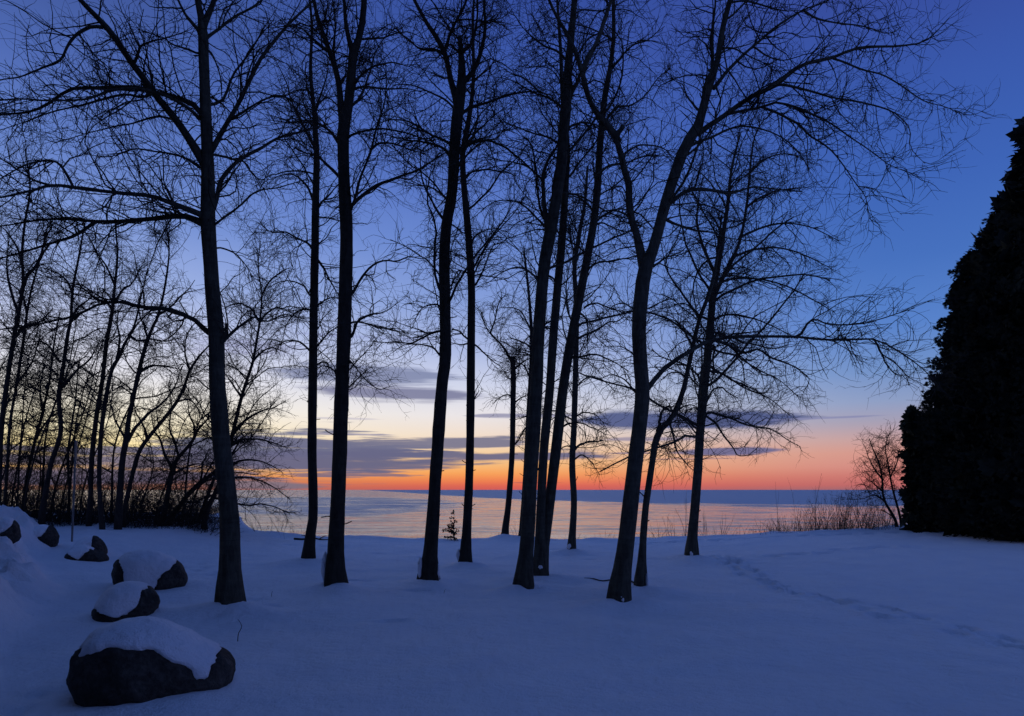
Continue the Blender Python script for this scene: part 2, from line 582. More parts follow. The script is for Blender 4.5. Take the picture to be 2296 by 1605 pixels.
def ground_hit(px, py, raised=0.0):
    """where the line of sight through a picture point meets the snow"""
    for d in np.arange(3.0, 28.0, 0.02):
        p = wpt(px, py, d)
        if p[2] <= terrain0(p[0], p[1]) + raised:
            return p
    return wpt(px, py, 22.0)


MOUNDS = []      # (x, y, radius, height, hollow)
DENTS = []       # (x, y, angle, length, width, depth, rim)

# ------------------------------------------------------------------ bare trees
TREE_G = "bare trees along the snowy bank"
THICK_G = "bare trees in the thicket on the left"

TREES = []


def tree(**k):
    TREES.append(k)


# every curve is traced as (column, row[, width]) of the 2296 wide picture and placed at its own distance
tree(label="largest bare tree on the left, smooth pale trunk, long limbs reaching over the boulders",
     base=(517, 1345), mat=M_BARK, crown=(0.52, 1.0), d1=1.5, l1=(1.0, 2.2), d2=4.6,
     trunk=[(517, 1352, 58), (515, 1300, 50), (516, 1240, 46), (514, 1160, 44), (505, 1060, 42), (496, 980, 41), (488, 850, 37), (486, 745, 36), (474, 610, 33),
            (466, 500, 34), (465, 400, 31), (461, 300, 27), (456, 180, 24), (454, 100, 23), (453, 62, 23), (449, 30, 15), (441, -10, 13), (425, -120, 10), (405, -260, 5)],
     limbs=[(0.1, 17, 5, [(455, 62), (468, 30), (481, -5), (500, -110), (510, -240)]),
            (-0.3, 15, 4, [(464, 500), (449, 480), (418, 468), (384, 457), (338, 441), (269, 434), (184, 424), (115, 416), (73, 428), (0, 440), (-90, 452)]),
            (-0.3, 7, 3, [(165, 420), (150, 392), (134, 368), (115, 360), (92, 361), (50, 372), (20, 388), (-20, 412)]),
            (-0.2, 6, 2, [(115, 416), (77, 404), (50, 388), (20, 366), (-20, 345)]),
            (0.3, 17, 4, [(463, 505), (449, 499), (425, 486), (390, 484), (345, 489), (269, 497), (211, 497), (142, 491), (60, 498), (-40, 512)]),
            (0.2, 8, 3, [(215, 497), (169, 526), (123, 543), (58, 562), (0, 580), (-80, 600)]),
            (0.15, 21, 11, [(458, 365), (449, 350), (407, 284), (345, 211), (299, 146), (246, 65), (184, 0), (120, -80), (60, -200)]),
            (0.4, 13, 5, [(452, 256), (440, 238), (418, 226), (380, 214), (345, 206), (299, 193), (230, 194), (161, 200), (107, 234), (58, 253), (-10, 258), (-90, 270)]),
            (-0.5, 9, 3, [(450, 268), (425, 245), (385, 220), (350, 206), (300, 198), (250, 202), (190, 222), (120, 226), (40, 222), (-40, 232)]),
            (-0.2, 8, 3, [(230, 61), (200, 60), (165, 84), (134, 134), (92, 154), (40, 172), (-20, 184)]),
            (0.3, 7, 2, [(345, 206), (320, 218), (280, 212), (230, 222), (170, 238), (110, 252), (60, 272), (-20, 300)]),
            (0.2, 13, 5, [(470, 345), (478, 332), (495, 300), (534, 230), (572, 154), (614, 92), (653, 46), (697, 4), (750, -60)]),
            (-0.3, 6, 2, [(515, 268), (545, 252), (580, 228), (625, 215), (670, 232), (705, 250)]),
            (0.35, 12, 4, [(474, 478), (484, 455), (499, 403), (534, 361), (588, 330), (630, 307), (684, 292), (735, 276)]),
            (-0.3, 6, 2, [(476, 507), (500, 490), (538, 461), (576, 430), (634, 418), (690, 400)]),
            (0.4, 7, 2, [(455, 378), (440, 370), (422, 357), (395, 347), (338, 338), (300, 334), (250, 350), (190, 345)]),
            (0.4, 5, 2, [(474, 560), (488, 556), (500, 557), (526, 568), (545, 588), (560, 610), (575, 650)]),
            (0.3, 13, 3, [(482, 756), (465, 745), (436, 716), (377, 695), (319, 688), (268, 676), (215, 684), (168, 707), (84, 728), (0, 740), (-70, 756)]),
            (-0.4, 8, 2, [(492, 778), (506, 760), (530, 738), (566, 712), (600, 720), (637, 705), (680, 715)]),
            (-0.2, 10, 8, [(495, 770), (504, 752), (508, 724)]),
            (0.2, 8, 3, [(458, 88), (484, 70), (530, 35), (575, 10), (620, -30)]),
            (-0.2, 10, 4, [(456, 82), (440, 62), (419, 36), (400, 0), (378, -60)]),
            (0.3, 5, 2, [(460, 110), (472, 116), (482, 134), (495, 177), (499, 223), (508, 262)]),
            (0.5, 6, 2, [(407, 284), (385, 268), (350, 262), (300, 275), (250, 285), (190, 300), (120, 322)]),
            (-0.4, 7, 2, [(299, 146), (310, 120), (318, 104), (340, 92), (375, 84), (410, 72)]),
            ])

tree(label="slender dark bare tree just left of the tall forked dark tree, short twisted side branches",
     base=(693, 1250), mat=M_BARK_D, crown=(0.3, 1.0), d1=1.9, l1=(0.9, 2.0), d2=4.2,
     trunk=[(693, 1256, 30), (696, 1200, 23), (702, 1150, 21), (700, 1000, 21), (702, 850, 20), (704, 700, 19), (706, 550, 18), (707, 460, 17), (709, 345, 14),
            (706, 290, 11), (703, 240, 10), (696, 160, 8), (700, 60, 6), (690, -60, 4)],
     limbs=[(0.3, 8, 2, [(706, 330), (695, 310), (674, 269), (655, 230), (640, 180), (615, 130)]),
            (0.3, 8, 2, [(706, 300), (712, 270), (709, 246), (722, 205), (735, 160), (730, 100)]),
            (0.2, 5, 2, [(697, 695), (680, 693), (659, 705), (645, 722), (638, 741), (630, 775)]),
            (-0.3, 6, 2, [(700, 792), (690, 782), (671, 766), (650, 763), (629, 770), (617, 795)]),
            (0.3, 5, 2, [(706, 690), (720, 678), (734, 670), (748, 667), (765, 668)]),
            (0.2, 5, 2, [(708, 780), (722, 762), (738, 745), (755, 734), (785, 722)]),
            (-0.4, 5, 2, [(699, 665), (690, 655), (680, 640), (654, 630), (632, 631), (600, 645)]),
            (0.3, 6, 2, [(710, 580), (722, 595), (736, 620), (755, 655), (770, 668)]),
            (0.3, 6, 2, [(702, 560), (690, 545), (668, 535), (640, 520), (610, 520), (580, 500)]),
            (-0.3, 6, 2, [(710, 470), (725, 450), (745, 430), (762, 410)]),
            (0.3, 6, 2, [(704, 455), (690, 420), (665, 395), (640, 390), (610, 400)]),
            (0.2, 5, 2, [(707, 820), (722, 812), (735, 815), (735, 828), (722, 836)]),
            ])

tree(label="tall dark bare tree whose straight trunk splits high into two upright stems",
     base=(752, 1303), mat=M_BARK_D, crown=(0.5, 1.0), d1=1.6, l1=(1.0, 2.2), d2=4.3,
     trunk=[(751, 1312, 50), (750, 1280, 42), (752, 1240, 37), (757, 1150, 34), (762, 1000, 33), (767, 850, 31), (771, 740, 31), (775, 600, 30), (776, 500, 29),
            (772, 420, 28), (770, 330, 27), (772, 280, 28), (781, 245, 22), (790, 160, 20), (794, 118, 21), (804, 95, 15), (814, 50, 14), (818, -10, 13), (820, -130, 10), (810, -280, 4)],
     limbs=[(0.1, 17, 7, [(770, 290), (765, 250), (760, 184), (750, 140), (736, 107), (720, 60), (706, 10), (690, -90), (670, -220)]),
            (-0.1, 12, 5, [(790, 120), (782, 85), (775, 50), (770, -5), (765, -120), (755, -220)]),
            (0.3, 7, 3, [(762, 185), (752, 140), (748, 100), (752, 50), (745, -20), (740, -100)]),
            (0.3, 9, 3, [(768, 405), (755, 390), (732, 369), (712, 350), (690, 345), (660, 330)]),
            (0.2, 10, 3, [(780, 470), (795, 455), (812, 440), (847, 415), (885, 399), (931, 384), (974, 357), (1000, 342), (1030, 325)]),
            (-0.4, 7, 3, [(784, 475), (793, 453), (809, 395), (832, 334), (847, 280), (862, 230), (866, 170)]),
            (-0.5, 6, 2, [(832, 334), (850, 322), (880, 322), (920, 335), (955, 345)]),
            (0.3, 7, 2, [(782, 668), (795, 650), (812, 620), (840, 592), (865, 584), (889, 586), (918, 575), (945, 580), (985, 570)]),
            (-0.3, 8, 5, [(776, 762), (790, 750), (802, 722), (826, 707), (846, 703)]),
            (0.3, 5, 2, [(756, 850), (752, 835), (742, 825), (725, 820), (712, 826)]),
            (0.4, 5, 2, [(776, 728), (800, 722), (847, 732), (880, 741), (910, 745), (950, 742)]),
            (-0.3, 4, 2, [(772, 792), (790, 815), (805, 833), (826, 858), (851, 873), (868, 868)]),
            (0.4, 5, 2, [(770, 882), (778, 873), (801, 850), (835, 820)]),
            (0.1, 4, 2, [(772, 840), (800, 810), (835, 772)]),
            (0.3, 8, 2, [(765, 330), (745, 300), (720, 280), (690, 270), (650, 275), (610, 270)]),
            (0.4, 8, 2, [(782, 210), (800, 180), (835, 150), (880, 140), (920, 150)]),
            (-0.4, 8, 2, [(742, 120), (715, 100), (690, 75), (670, 60), (630, 60)]),
            (0.4, 6, 2, [(790, 200), (820, 195), (870, 200), (910, 198), (945, 205)]),
            (0.2, 7, 2, [(784, 240), (806, 220), (830, 160), (845, 110), (880, 60)]),
            ])

tree(label="dark bare tree with a kinked trunk and a snapped spike between its forks",
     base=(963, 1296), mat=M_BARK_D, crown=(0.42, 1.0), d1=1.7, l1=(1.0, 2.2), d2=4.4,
     trunk=[(963, 1304, 44), (964, 1270, 36), (966, 1230, 31), (974, 1110, 27), (984, 960, 28), (992, 860, 26), (999, 800, 26), (998, 700, 25), (996, 580, 25),
            (1001, 500, 24), (1013, 430, 23), (1019, 330, 25), (1026, 260, 27), (1034, 200, 22), (1036, 154, 17), (1033, 110, 11), (1031, 86, 9)],
     limbs=[(0.1, 15, 6, [(1025, 240), (1018, 205), (1007, 165), (995, 115), (978, 82), (962, 58), (945, 30), (928, 0), (900, -80), (880, -180)]),
            (-0.1, 9, 4, [(996, 118), (1003, 95), (1008, 77), (1024, 46), (1043, 8), (1060, -60), (1065, -150)]),
            (0.2, 12, 5, [(1034, 190), (1045, 180), (1066, 152), (1081, 112), (1089, 55), (1086, 0), (1092, -110), (1085, -200)]),
            (-0.1, 9, 3, [(1034, 118), (1045, 108), (1056, 96), (1069, 50), (1070, 5), (1062, -80)]),
            (-0.2, 7, 3, [(1032, 120), (1020, 108), (1008, 100), (1000, 112)]),
            (0.2, 7, 2, [(1000, 498), (990, 486), (976, 465), (955, 426), (944, 384), (943, 338), (935, 300)]),
            (0.3, 5, 2, [(996, 700), (988, 688), (977, 682), (962, 684), (948, 690), (935, 707), (925, 735)]),
            (-0.3, 6, 2, [(998, 748), (988, 742), (965, 748), (945, 758), (923, 770), (896, 768), (868, 768), (840, 766)]),
            (0.3, 6, 2, [(992, 808), (986, 795), (970, 779), (950, 774), (910, 772), (880, 790)]),
            (-0.3, 7, 2, [(1022, 350), (1040, 325), (1058, 292), (1078, 255), (1110, 225)]),
            (0.4, 8, 3, [(1028, 262), (1055, 240), (1097, 228), (1154, 209), (1200, 205), (1240, 214)]),
            (0.3, 8, 3, [(1022, 340), (1045, 326), (1097, 315), (1154, 346), (1185, 372), (1206, 398)]),
            (-0.4, 7, 2, [(1016, 330), (1002, 318), (962, 299), (924, 276), (880, 268), (840, 280)]),
            (0.4, 8, 2, [(1010, 350), (990, 330), (950, 318), (900, 312), (860, 300)]),
            (-0.2, 5, 2, [(1000, 500), (1015, 505), (1030, 515), (1045, 525)]),
            (0.3, 6, 2, [(1024, 250), (1000, 225), (960, 205), (920, 190), (880, 190)]),
            (0.3, 7, 2, [(995, 120), (970, 110), (940, 108), (905, 80), (860, 60)]),
            (0.2, 5, 3, [(998, 650), (1010, 640), (1016, 632)]),
            ])

tree(label="straight slender bare tree close behind the kinked trunk, partly hidden by it above",
     base=(1042, 1257), mat=M_BARK_D, crown=(0.42, 1.0), d1=1.8, l1=(0.9, 2.2), d2=4.2,
     trunk=[(1042, 1263, 28), (1045, 1220, 22), (1048, 1160, 20), (1053, 1050, 18), (1055, 900, 19), (1056, 780, 18), (1057, 650, 17), (1052, 550, 16), (1046, 480, 15),
            (1041, 420, 13), (1037, 350, 13), (1045, 300, 11), (1056, 240, 10), (1062, 160, 8), (1060, 40, 6), (1070, -100, 3)],
     limbs=[(0.3, 4, 2, [(1058, 618), (1075, 616), (1090, 619), (1115, 622), (1136, 628)]),
            (-0.3, 5, 2, [(1054, 618), (1045, 610), (1027, 607), (1016, 630), (1007, 655)]),
            (0.3, 5, 2, [(1054, 765), (1043, 755), (1027, 741), (1011, 737), (985, 740)]),
            (0.4, 5, 2, [(1060, 770), (1072, 778), (1090, 795), (1105, 810), (1122, 822)]),
            (0.3, 5, 2, [(1058, 610), (1066, 592), (1089, 553), (1116, 518), (1154, 475), (1175, 440)]),
            (-0.3, 5, 2, [(1055, 560), (1065, 530), (1092, 515), (1120, 512)]),
            (0.4, 6, 2, [(1042, 400), (1060, 385), (1090, 380), (1130, 385), (1160, 395)]),
            (0.2, 6, 2, [(1040, 340), (1058, 310), (1070, 270), (1072, 220), (1082, 180)]),
            (0.2, 5, 2, [(1056, 770), (1036, 772), (1015, 770)]),
            (0.2, 4, 2, [(1055, 910), (1066, 890), (1074, 875)]),
            ])

tree(label="short thin bare tree with a broken top at the bank edge, snow round its foot",
     base=(1133, 1204), d=21.3, mat=M_BARK_D, crown=(0.62, 1.0), d1=2.6, l1=(0.9, 2.0), d2=4.6,
     trunk=[(1132, 1212, 18), (1134, 1180, 15), (1140, 1130, 13), (1148, 1020, 12), (1150, 930, 12), (1151, 840, 12), (1149, 800, 10)],
     limbs=[(0.3, 7, 2, [(1151, 822), (1145, 806), (1133, 785), (1120, 768), (1099, 749), (1085, 720), (1078, 699)]),
            (-0.2, 5, 2, [(1152, 828), (1165, 818), (1178, 808), (1203, 795), (1225, 770)]),
            (0.3, 4, 2, [(1149, 1000), (1160, 990), (1178, 959), (1195, 935)]),
            (-0.3, 4, 2, [(1099, 749), (1110, 715), (1118, 680), (1135, 660)]),
            (0.3, 4, 2, [(1150, 890), (1135, 885), (1120, 892), (1105, 905)]),
            (0.3, 4, 2, [(1152, 905), (1168, 892), (1188, 885)]),
            ])

tree(label="tall bare tree at the front of the central clump, thick and leaning right",
     base=(1176, 1308), mat=M_BARK, crown=(0.42, 1.0), d1=1.7, l1=(1.0, 2.2), d2=4.4,
     trunk=[(1175, 1316, 42), (1177, 1280, 35), (1182, 1220, 31), (1188, 1100, 31), (1197, 960, 31), (1203, 860, 29), (1207, 760, 27), (1214, 660, 26), (1222, 580, 26),
            (1233, 525, 27), (1248, 440, 24), (1259, 365, 25), (1265, 280, 25), (1270, 220, 24), (1274, 150, 18), (1282, 70, 15), (1288, 0, 13), (1292, -120, 10), (1280, -260, 4)],
     limbs=[(0.2, 14, 4, [(1231, 540), (1227, 512), (1221, 461), (1218, 410), (1222, 375), (1238, 345), (1250, 328), (1262, 300)]),
            (0.3, 6, 2, [(1219, 405), (1208, 395), (1185, 375), (1160, 366), (1116, 357), (1080, 345)]),
            (0.3, 14, 5, [(1270, 240), (1280, 212), (1290, 190), (1302, 160), (1318, 128)]),
            (0.4, 6, 2, [(1228, 515), (1205, 490), (1180, 465), (1150, 450), (1110, 452), (1080, 470)]),
            (-0.4, 6, 2, [(1214, 640), (1195, 615), (1165, 600), (1130, 608), (1100, 630)]),
            (0.4, 6, 2, [(1205, 800), (1185, 775), (1160, 762), (1140, 758)]),
            (-0.3, 6, 2, [(1262, 330), (1235, 310), (1200, 300), (1160, 285), (1120, 270)]),
            (0.3, 6, 2, [(1268, 250), (1240, 225), (1200, 208), (1165, 190), (1130, 170)]),
            (-0.4, 6, 2, [(1275, 140), (1250, 115), (1215, 100), (1180, 70), (1150, 30)]),
            (-0.4, 6, 2, [(1210, 740), (1225, 725), (1245, 715), (1270, 712)]),
            (0.3, 6, 2, [(1264, 300), (1285, 280), (1320, 275), (1360, 290), (1390, 300)]),
            ])

tree(label="twin stemmed bare tree in the central clump, two trunks parting in a narrow V",
     base=(1213, 1288), mat=M_BARK, crown=(0.38, 1.0), d1=1.6, l1=(0.9, 2.1), d2=4.2,
     trunk=[(1212, 1296, 34), (1211, 1250, 28), (1211, 1200, 22), (1214, 1120, 20), (1220, 1001, 20), (1232, 880, 20), (1241, 749, 19), (1250, 644, 18), (1258, 560, 18),
            (1264, 480, 16), (1269, 400, 14), (1272, 320, 12), (1262, 220, 10), (1258, 120, 8), (1250, 0, 6), (1245, -120, 3)],
     trunk2=[(1216, 1290, 30), (1218, 1230, 26), (1226, 1175, 24), (1238, 1080, 23), (1250, 980, 23), (1262, 875, 22), (1275, 791, 21), (1291, 707, 20), (1308, 623, 19),
             (1318, 570, 18), (1331, 499, 17), (1341, 400, 16), (1346, 315, 15), (1357, 211, 13), (1368, 154, 11), (1377, 77, 9), (1376, 0, 8), (1385, -110, 4)],
     limbs=[(0.3, 5, 2, [(1310, 690), (1322, 682), (1340, 680), (1365, 690), (1392, 699), (1415, 704)]),
            (-0.4, 6, 2, [(1312, 615), (1325, 598), (1345, 588), (1373, 586), (1400, 580), (1428, 582)]),
            (0.4, 6, 2, [(1295, 760), (1312, 750), (1340, 738), (1365, 722), (1385, 720), (1410, 698)]),
            (-0.4, 6, 2, [(1278, 802), (1300, 800), (1330, 794), (1358, 803), (1378, 812), (1408, 830)]),
            (0.3, 5, 2, [(1298, 700), (1312, 712), (1318, 735), (1316, 770), (1322, 800)]),
            (-0.3, 5, 2, [(1256, 960), (1275, 950), (1300, 948), (1330, 960), (1360, 975)]),
            (0.4, 6, 2, [(1333, 500), (1350, 485), (1380, 470), (1410, 468), (1440, 455)]),
            (-0.4, 7, 2, [(1342, 390), (1365, 372), (1400, 365), (1440, 352), (1480, 345)]),
            (0.4, 7, 2, [(1347, 310), (1360, 270), (1385, 240), (1410, 238), (1445, 215), (1480, 170), (1510, 150)]),
            (-0.3, 6, 2, [(1366, 160), (1390, 130), (1420, 100), (1450, 90), (1490, 60)]),
            (0.4, 5, 2, [(1242, 745), (1228, 735), (1205, 740), (1180, 760), (1165, 790)]),
            (-0.3, 5, 2, [(1251, 640), (1235, 620), (1210, 618), (1180, 640)]),
            (0.3, 5, 2, [(1335, 480), (1315, 455), (1290, 440), (1262, 440)]),
            (0.2, 5, 2, [(1330, 505), (1352, 500), (1385, 515), (1420, 520)]),
            ])

tree(label="thin bare tree behind the central clump with one broken stub pointing right low down",
     base=(1281, 1228), mat=M_BARK, crown=(0.3, 1.0), d1=1.7, l1=(1.0, 2.3), d2=4.0,
     trunk=[(1280, 1236, 20), (1283, 1200, 16), (1287, 1126, 14), (1283, 1043, 14), (1287, 959, 13), (1290, 850, 13), (1292, 740, 12), (1291, 665, 11), (1288, 600, 10), (1300, 520, 9), (1312, 450, 7), (1318, 370, 5)],
     limbs=[(0.3, 6, 4, [(1289, 1008), (1298, 999), (1314, 992), (1335, 990), (1352, 989)]),
            (0.4, 4, 2, [(1288, 1005), (1275, 1000), (1262, 1003), (1252, 1012)]),
            (0.3, 4, 2, [(1291, 870), (1310, 850), (1330, 845), (1355, 855), (1380, 880)]),
            (-0.3, 4, 2, [(1289, 935), (1310, 925), (1335, 930), (1355, 950)]),
            (0.3, 4, 2, [(1288, 1030), (1305, 1020), (1325, 1035), (1345, 1065)]),
            (0.2, 5, 2, [(1291, 700), (1305, 650), (1322, 610), (1345, 570)]),
            (0.2, 5, 2, [(1292, 740), (1275, 700), (1270, 640), (1280, 580)]),
            ])

tree(label="narrow bare stem hidden between the central clump and the short broken tree",
     base=(1168, 1212), d=21.0, mat=M_BARK_D, crown=(0.4, 1.0), d1=1.5, l1=(0.8, 1.8), d2=3.6,
     trunk=[(1167, 1220, 14), (1170, 1180, 11), (1178, 1060, 10), (1184, 940, 10), (1189, 850, 9), (1192, 760, 8), (1186, 660, 6), (1175, 560, 4)],
     limbs=[(0.3, 4, 2, [(1190, 850), (1175, 820), (1160, 815), (1140, 830)]), (0.3, 4, 2, [(1190, 740), (1170, 700), (1150, 690), (1125, 690)])])

tree(label="big pale bare tree forking into two thick leaders, long low limb reaching towards the evergreen",
     base=(1391, 1340), mat=M_BARK, crown=(0.5, 1.0), d1=1.1, l1=(0.9, 2.0), d2=4.0,
     trunk=[(1390, 1349, 50), (1393, 1300, 42), (1400, 1250, 40), (1408, 1180, 38), (1420, 1070, 35), (1434, 950, 33), (1440, 880, 33), (1436, 820, 32), (1432, 740, 32), (1437, 670, 32),
            (1446, 605, 33), (1464, 560, 25), (1478, 510, 25), (1490, 465, 25), (1505, 415, 25), (1517, 380, 25), (1539, 322, 26), (1562, 290, 23), (1575, 250, 19), (1585, 210, 18), (1596, 176, 17),
            (1608, 140, 13), (1617, 80, 12), (1628, 30, 12), (1640, -10, 11), (1665, -110, 9), (1680, -240, 4)],
     limbs=[(0.25, 21, 15, [(1446, 612), (1436, 570), (1418, 505), (1410, 440), (1406, 400), (1394, 350), (1385, 318), (1386, 300), (1394, 286)]),
            (0.1, 17, 8, [(1388, 318), (1375, 298), (1354, 273), (1333, 250), (1314, 210), (1306, 168), (1296, 130), (1282, 98), (1265, 62), (1245, 30), (1228, -5), (1190, -100)]),
            (0.2, 13, 6, [(1305, 165), (1316, 135), (1335, 100), (1352, 50), (1370, 0), (1395, -100), (1400, -200)]),
            (0.2, 9, 4, [(1590, 195), (1596, 150), (1597, 100), (1600, 40), (1604, -10), (1600, -120)]),
            (0.3, 13, 4, [(1565, 300), (1585, 284), (1620, 261), (1673, 223), (1731, 192), (1788, 150), (1820, 138), (1865, 131), (1911, 112), (1955, 106), (2000, 106), (2040, 100), (2074, 92), (2100, 70)]),
            (0.3, 5, 1.5, [(1868, 131), (1895, 140), (1923, 152), (1980, 169), (2027, 196), (2074, 227), (2120, 240), (2164, 256)]),
            (0.1, 6, 1.5, [(1739, 190), (1760, 190), (1788, 196), (1830, 208), (1865, 217), (1934, 230), (1992, 246), (2020, 264), (2042, 290), (2040, 330), (2075, 368)]),
            (-0.2, 7, 1.5, [(1627, 257), (1665, 248), (1708, 240), (1728, 231), (1745, 230), (1780, 238), (1815, 253), (1842, 264), (1869, 280), (1905, 306), (1942, 330), (1972, 353), (2000, 372), (2057, 392)]),
            (-0.3, 6, 1.5, [(1708, 240), (1740, 252), (1769, 267), (1792, 280), (1815, 303), (1842, 320), (1865, 338), (1895, 376), (1919, 411), (1940, 440), (1946, 476)]),
            (0.3, 9, 3, [(1600, 198), (1615, 180), (1635, 154), (1689, 104), (1742, 58), (1800, 23), (1858, 0), (1920, -60)]),
            (-0.3, 4, 1.5, [(1690, 104), (1720, 125), (1760, 135), (1810, 120), (1850, 125)]),
            (0.2, 5, 1.5, [(1612, 115), (1625, 108), (1645, 108), (1665, 118), (1695, 133), (1725, 150), (1735, 185)]),
            (0.4, 7, 2, [(1540, 332), (1565, 318), (1597, 307), (1643, 286), (1675, 283), (1700, 288), (1750, 307), (1788, 338), (1815, 380)]),
            (0.3, 11, 3, [(1498, 458), (1512, 448), (1535, 430), (1560, 424), (1581, 424), (1610, 428), (1635, 434), (1665, 425), (1693, 419), (1740, 425), (1800, 430)]),
            (-0.3, 8, 2, [(1490, 490), (1505, 498), (1530, 508), (1558, 516), (1600, 522), (1635, 534), (1680, 540)]),
            (0.4, 6, 2, [(1462, 597), (1475, 590), (1497, 576), (1527, 564), (1545, 545)]),
            (0.35, 12, 3, [(1442, 886), (1455, 868), (1482, 833), (1508, 812), (1532, 795), (1560, 779), (1583, 766), (1625, 757), (1688, 753), (1771, 755), (1820, 760), (1876, 762), (1920, 760), (1960, 760), (2002, 778), (2030, 798), (2054, 815), (2090, 850)]),
            (-0.1, 6, 2, [(1784, 755), (1800, 745), (1805, 732), (1815, 720), (1828, 715), (1855, 726), (1900, 728), (1943, 724), (1975, 715), (2010, 703), (2050, 690)]),
            (-0.3, 7, 2, [(1600, 762), (1630, 772), (1667, 791), (1700, 782), (1729, 801), (1765, 815), (1792, 829), (1815, 850), (1800, 880)]),
            (0.2, 5, 1.5, [(1960, 760), (1975, 790), (1990, 820), (2010, 840), (2035, 842)]),
            (0.2, 5, 1.5, [(1634, 6), (1670, 2), (1712, 12), (1740, 20), (1768, 24), (1800, 22)]),
            (0.4, 5, 1.5, [(1800, 22), (1830, 40), (1880, 52), (1940, 60), (1990, 75), (2030, 55)]),
            (0.4, 6, 2, [(1575, 255), (1555, 235), (1540, 215), (1530, 190), (1500, 175)]),
            (0.4, 6, 2, [(1416, 495), (1400, 480), (1370, 472), (1340, 480), (1310, 500)]),
            (0.3, 6, 2, [(1394, 352), (1412, 335), (1440, 325), (1480, 330), (1510, 350)]),
            (-0.3, 5, 2, [(1434, 690), (1420, 690), (1395, 680), (1370, 690), (1345, 720)]),
            (0.3, 5, 2, [(1438, 830), (1425, 800), (1400, 780), (1375, 775)]),
            (0.3, 5, 2, [(1437, 900), (1425, 880), (1400, 850), (1370, 840), (1345, 850)]),
            (-0.3, 5, 2, [(1400, 365), (1375, 370), (1345, 385), (1320, 410)]),
            ])

tree(label="thin crooked bare tree beside the big forked tree, bent right above a broken elbow",
     base=(1437, 1312), mat=M_BARK, crown=(0.5, 1.0), d1=1.7, l1=(0.7, 1.7), d2=4.2,
     trunk=[(1435, 1318, 26), (1438, 1270, 21), (1441, 1220, 16), (1447, 1145, 15), (1456, 1080, 15), (1464, 1030, 14), (1472, 985, 16), (1488, 955, 13), (1507, 936, 12), (1532, 875, 11),
            (1549, 795, 10), (1566, 720, 9), (1583, 674, 9), (1599, 623, 8), (1610, 560, 6), (1620, 480, 4)],
     limbs=[(0.1, 11, 7, [(1474, 985), (1478, 955), (1480, 925)]),
            (-0.3, 6, 2, [(1480, 935), (1490, 915), (1505, 912), (1500, 930)]),
            (0.2, 5, 2, [(1515, 925), (1530, 912), (1550, 908), (1568, 915)]),
            (-0.2, 6, 2, [(1500, 945), (1510, 975), (1515, 1005), (1530, 1030), (1555, 1055)]),
            (0.3, 4, 2, [(1470, 985), (1485, 1005), (1500, 1000), (1495, 1020)]),
            (0.3, 5, 2, [(1553, 780), (1535, 745), (1515, 720), (1490, 715)]),
            (0.3, 5, 2, [(1540, 850), (1522, 835), (1500, 838), (1480, 855)]),
            (-0.3, 5, 2, [(1567, 715), (1550, 690), (1530, 680), (1500, 690)]),
            ])

tree(label="rightmost large bare tree, dense round head of fine twigs and drooping low branches",
     base=(1550, 1243), mat=M_BARK, crown=(0.26, 1.0), d1=4.0, l1=(1.4, 3.4), d2=4.2, lift1=(-0.01, -0.05),
     trunk=[(1550, 1250, 28), (1552, 1205, 23), (1557, 1150, 21), (1564, 1060, 20), (1570, 970, 20), (1578, 890, 19), (1588, 790, 18), (1595, 700, 16), (1602, 630, 16),
            (1610, 590, 14), (1620, 530, 10), (1632, 450, 8), (1640, 380, 6), (1660, 300, 4)],
     limbs=[(0.2, 9, 3, [(1604, 615), (1592, 590), (1577, 557), (1564, 510), (1562, 480), (1566, 455), (1575, 400)]),
            (0.2, 11, 4, [(1597, 680), (1612, 640), (1628, 605), (1645, 575), (1662, 530), (1673, 461), (1681, 384), (1692, 307), (1712, 270)]),
            (0.2, 7, 2, [(1577, 935), (1590, 924), (1610, 929), (1640, 938), (1667, 950), (1700, 958), (1729, 963), (1765, 985), (1795, 1002)]),
            (-0.2, 6, 2, [(1580, 930), (1605, 950), (1625, 980), (1645, 1005), (1658, 1022), (1690, 1020)]),
            (0.3, 6, 2, [(1590, 780), (1620, 790), (1655, 800), (1700, 830), (1745, 850), (1790, 890)]),
            (-0.3, 6, 2, [(1594, 720), (1630, 705), (1680, 712), (1730, 730), (1790, 760)]),
            (0.3, 6, 2, [(1584, 830), (1625, 840), (1670, 870), (1720, 890), (1770, 930)]),
            (-0.3, 6, 2, [(1602, 640), (1640, 625), (1700, 625), (1760, 640), (1820, 670), (1870, 700)]),
            (0.3, 6, 2, [(1645, 575), (1690, 560), (1740, 555), (1800, 570), (1860, 600)]),
            (-0.3, 6, 2, [(1662, 530), (1710, 510), (1760, 500), (1820, 510), (1880, 540)]),
            (0.3, 6, 2, [(1672, 465), (1710, 440), (1750, 425), (1800, 420)]),
            (-0.3, 5, 2, [(1680, 390), (1710, 360), (1750, 345), (1790, 350)]),
            (0.3, 5, 2, [(1620, 530), (1600, 490), (1580, 470), (1550, 470)]),
            (0.3, 5, 2, [(1574, 930), (1560, 915), (1545, 918), (1528, 930)]),
            ])

